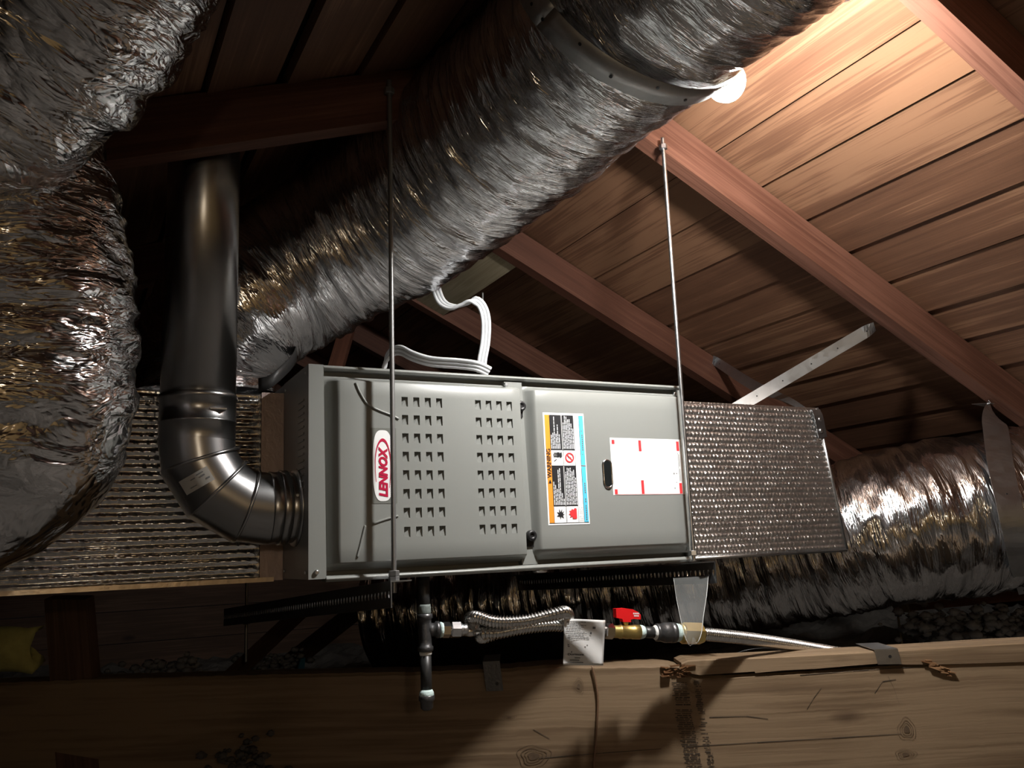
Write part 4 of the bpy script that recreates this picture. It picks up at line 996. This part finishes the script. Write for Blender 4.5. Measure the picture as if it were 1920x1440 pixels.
ribbon([(s3+V((-.015, 0, .0)), V((.25, .95, .1))), (s3+V((.012, -.01, -.012)), V((.7, .65, 0))), (dep(1866, 800, 2.40), V(_r)), (dep(1876, 870, 2.27), V(_r)), (dep(1893, 950, 2.19), V(_r)), (dep(1915, 1040, 2.20), V(_r)), (dep(1935, 1110, 2.36), V(_r))], .066, 'shiny wide strap holding up the right duct', STRAP, 3)
for z_ in (.338, .308):
    MB().lathe((XT-.002, .0935, z_), (XT-.002, -1, z_), [(0, .006), (.003, .006), (.005, .003)], 12).build('screw_head', ZINC, sc_)

# ------------------------------------------------------------------ dim background pieces
def stud(p0, p1, wv, hv, label, mat, name='wood_brace'):
    o = MB().beam(p0, p1, wv, hv, rnd.uniform(0, 5)).build(name, mat); return tag(o, label, 'wood brace')
stud(dep(618, 730, 2.75), dep(668, 560, 2.95), V(_r)*.024, V(_f)*.02, 'brown brace leaning up behind the furnace top, left of the left rod', W_RAFT)
stud(dep(1652, 1060, 2.95), dep(1690, 1128, 2.95)-V((0, 0, 0)), V((0, 0, .035)), V((0, .03, 0)), 'stub of a sawn rafter tail under the right duct', W_PALE)
stud(dep(1690, 1118, 2.98), dep(2100, 1080, 3.1), V((0, 0, .05)), V((0, .02, 0)), 'dark plate board behind the right duct above the insulation', W_RAFT)
stud(dep(1683, 1150, 2.9), dep(1692, 1215, 2.9), V(_r)*.003, V(_f)*.003, 'pale thin lath hanging under the right duct', W_PALE)
stud(dep(250, 1440, 2.3), dep(560, 1150, 2.7), V(_r)*.035, V(_f)*.02, 'diagonal dark brace rising under the supply plenum', GABLE)
stud(dep(130, 1120, 1.9), dep(160, 1500, 1.8), V(_r)*.045, V(_f)*.02, 'upright dark post under the left end of the supply plenum', GABLE)
stud(dep(470, 1300, 2.9), dep(700, 1120, 3.2), V(_r)*.05, V(_f)*.02, 'second diagonal brace crossing behind the slotted angle', GABLE)
mb = MB(); P0 = dep(-60, 1255, 1.75)
mb.grid(lambda a, b_: dep(-80+140*a+4*math.sin(9*b_), 1262-85*b_+3*math.sin(7*a), 1.75-.03*math.sin(math.pi*a)*math.sin(math.pi*b_)), 14, 10, True)
o = mb.build('insulation_batt', BATT); m_ = o.modifiers.new('thickness', 'SOLIDIFY'); m_.thickness = .06; m_.offset = -1; tag(o, 'yellowish insulation batt poking in at the lower left edge', 'insulation')
def fluff(name, pts, rr, label, seed, mat=INSUL):
    rg = random.Random(seed); mb = MB()
    for p in pts:
        for k in range(40):
            q = V(p)+V((rg.gauss(0, rr), rg.gauss(0, rr), rg.gauss(0, rr*.45))); s_ = rr*rg.uniform(.10, .38); a0 = rg.random()*6
            mb.grid(lambda a, b_: q+V((math.cos(2*math.pi*a)*math.sin(math.pi*b_), math.sin(2*math.pi*a)*math.sin(math.pi*b_), .7*math.cos(math.pi*b_)))*s_*(1+.35*math.sin(9*a*6.28/3+a0)*math.sin(5*b_*3+a0)), 8, 6, True)
    o = mb.build(name, mat); return tag(o, label, 'insulation', None, 'stuff')
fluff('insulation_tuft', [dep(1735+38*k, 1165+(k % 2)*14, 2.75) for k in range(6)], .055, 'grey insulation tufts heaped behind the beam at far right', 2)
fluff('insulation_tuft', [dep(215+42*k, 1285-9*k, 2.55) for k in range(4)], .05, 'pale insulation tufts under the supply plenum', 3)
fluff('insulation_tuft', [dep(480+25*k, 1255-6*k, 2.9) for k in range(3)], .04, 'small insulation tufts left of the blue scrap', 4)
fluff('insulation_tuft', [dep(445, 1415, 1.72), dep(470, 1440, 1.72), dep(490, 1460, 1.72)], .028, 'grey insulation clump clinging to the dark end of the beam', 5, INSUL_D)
mb = MB(); mb.prism([dep(557, 1262, 2.75), dep(564, 1236, 2.75), dep(573, 1233, 2.75), dep(570, 1258, 2.75)], V((0, .02, 0))); o = mb.build('plastic_scrap', BLUE); tag(o, 'little blue plastic scrap under the furnace', 'scrap')
fs = MB(); P = spline([dep(485, 722, 1.80), dep(505, 716, 1.80), dep(525, 700, 1.82), dep(548, 676, 1.88), dep(556, 655, 1.95)], 24)
fs.grid(lambda a, b_: P[int(round(b_*23))]+V(_u)*(a-.5)*.028, 2, 23, True); o = fs.build('black_strap', RUBBER); m_ = o.modifiers.new('thickness', 'SOLIDIFY'); m_.thickness = .002; tag(o, 'short black strap hanging beside the big duct at the furnace corner', 'strap')
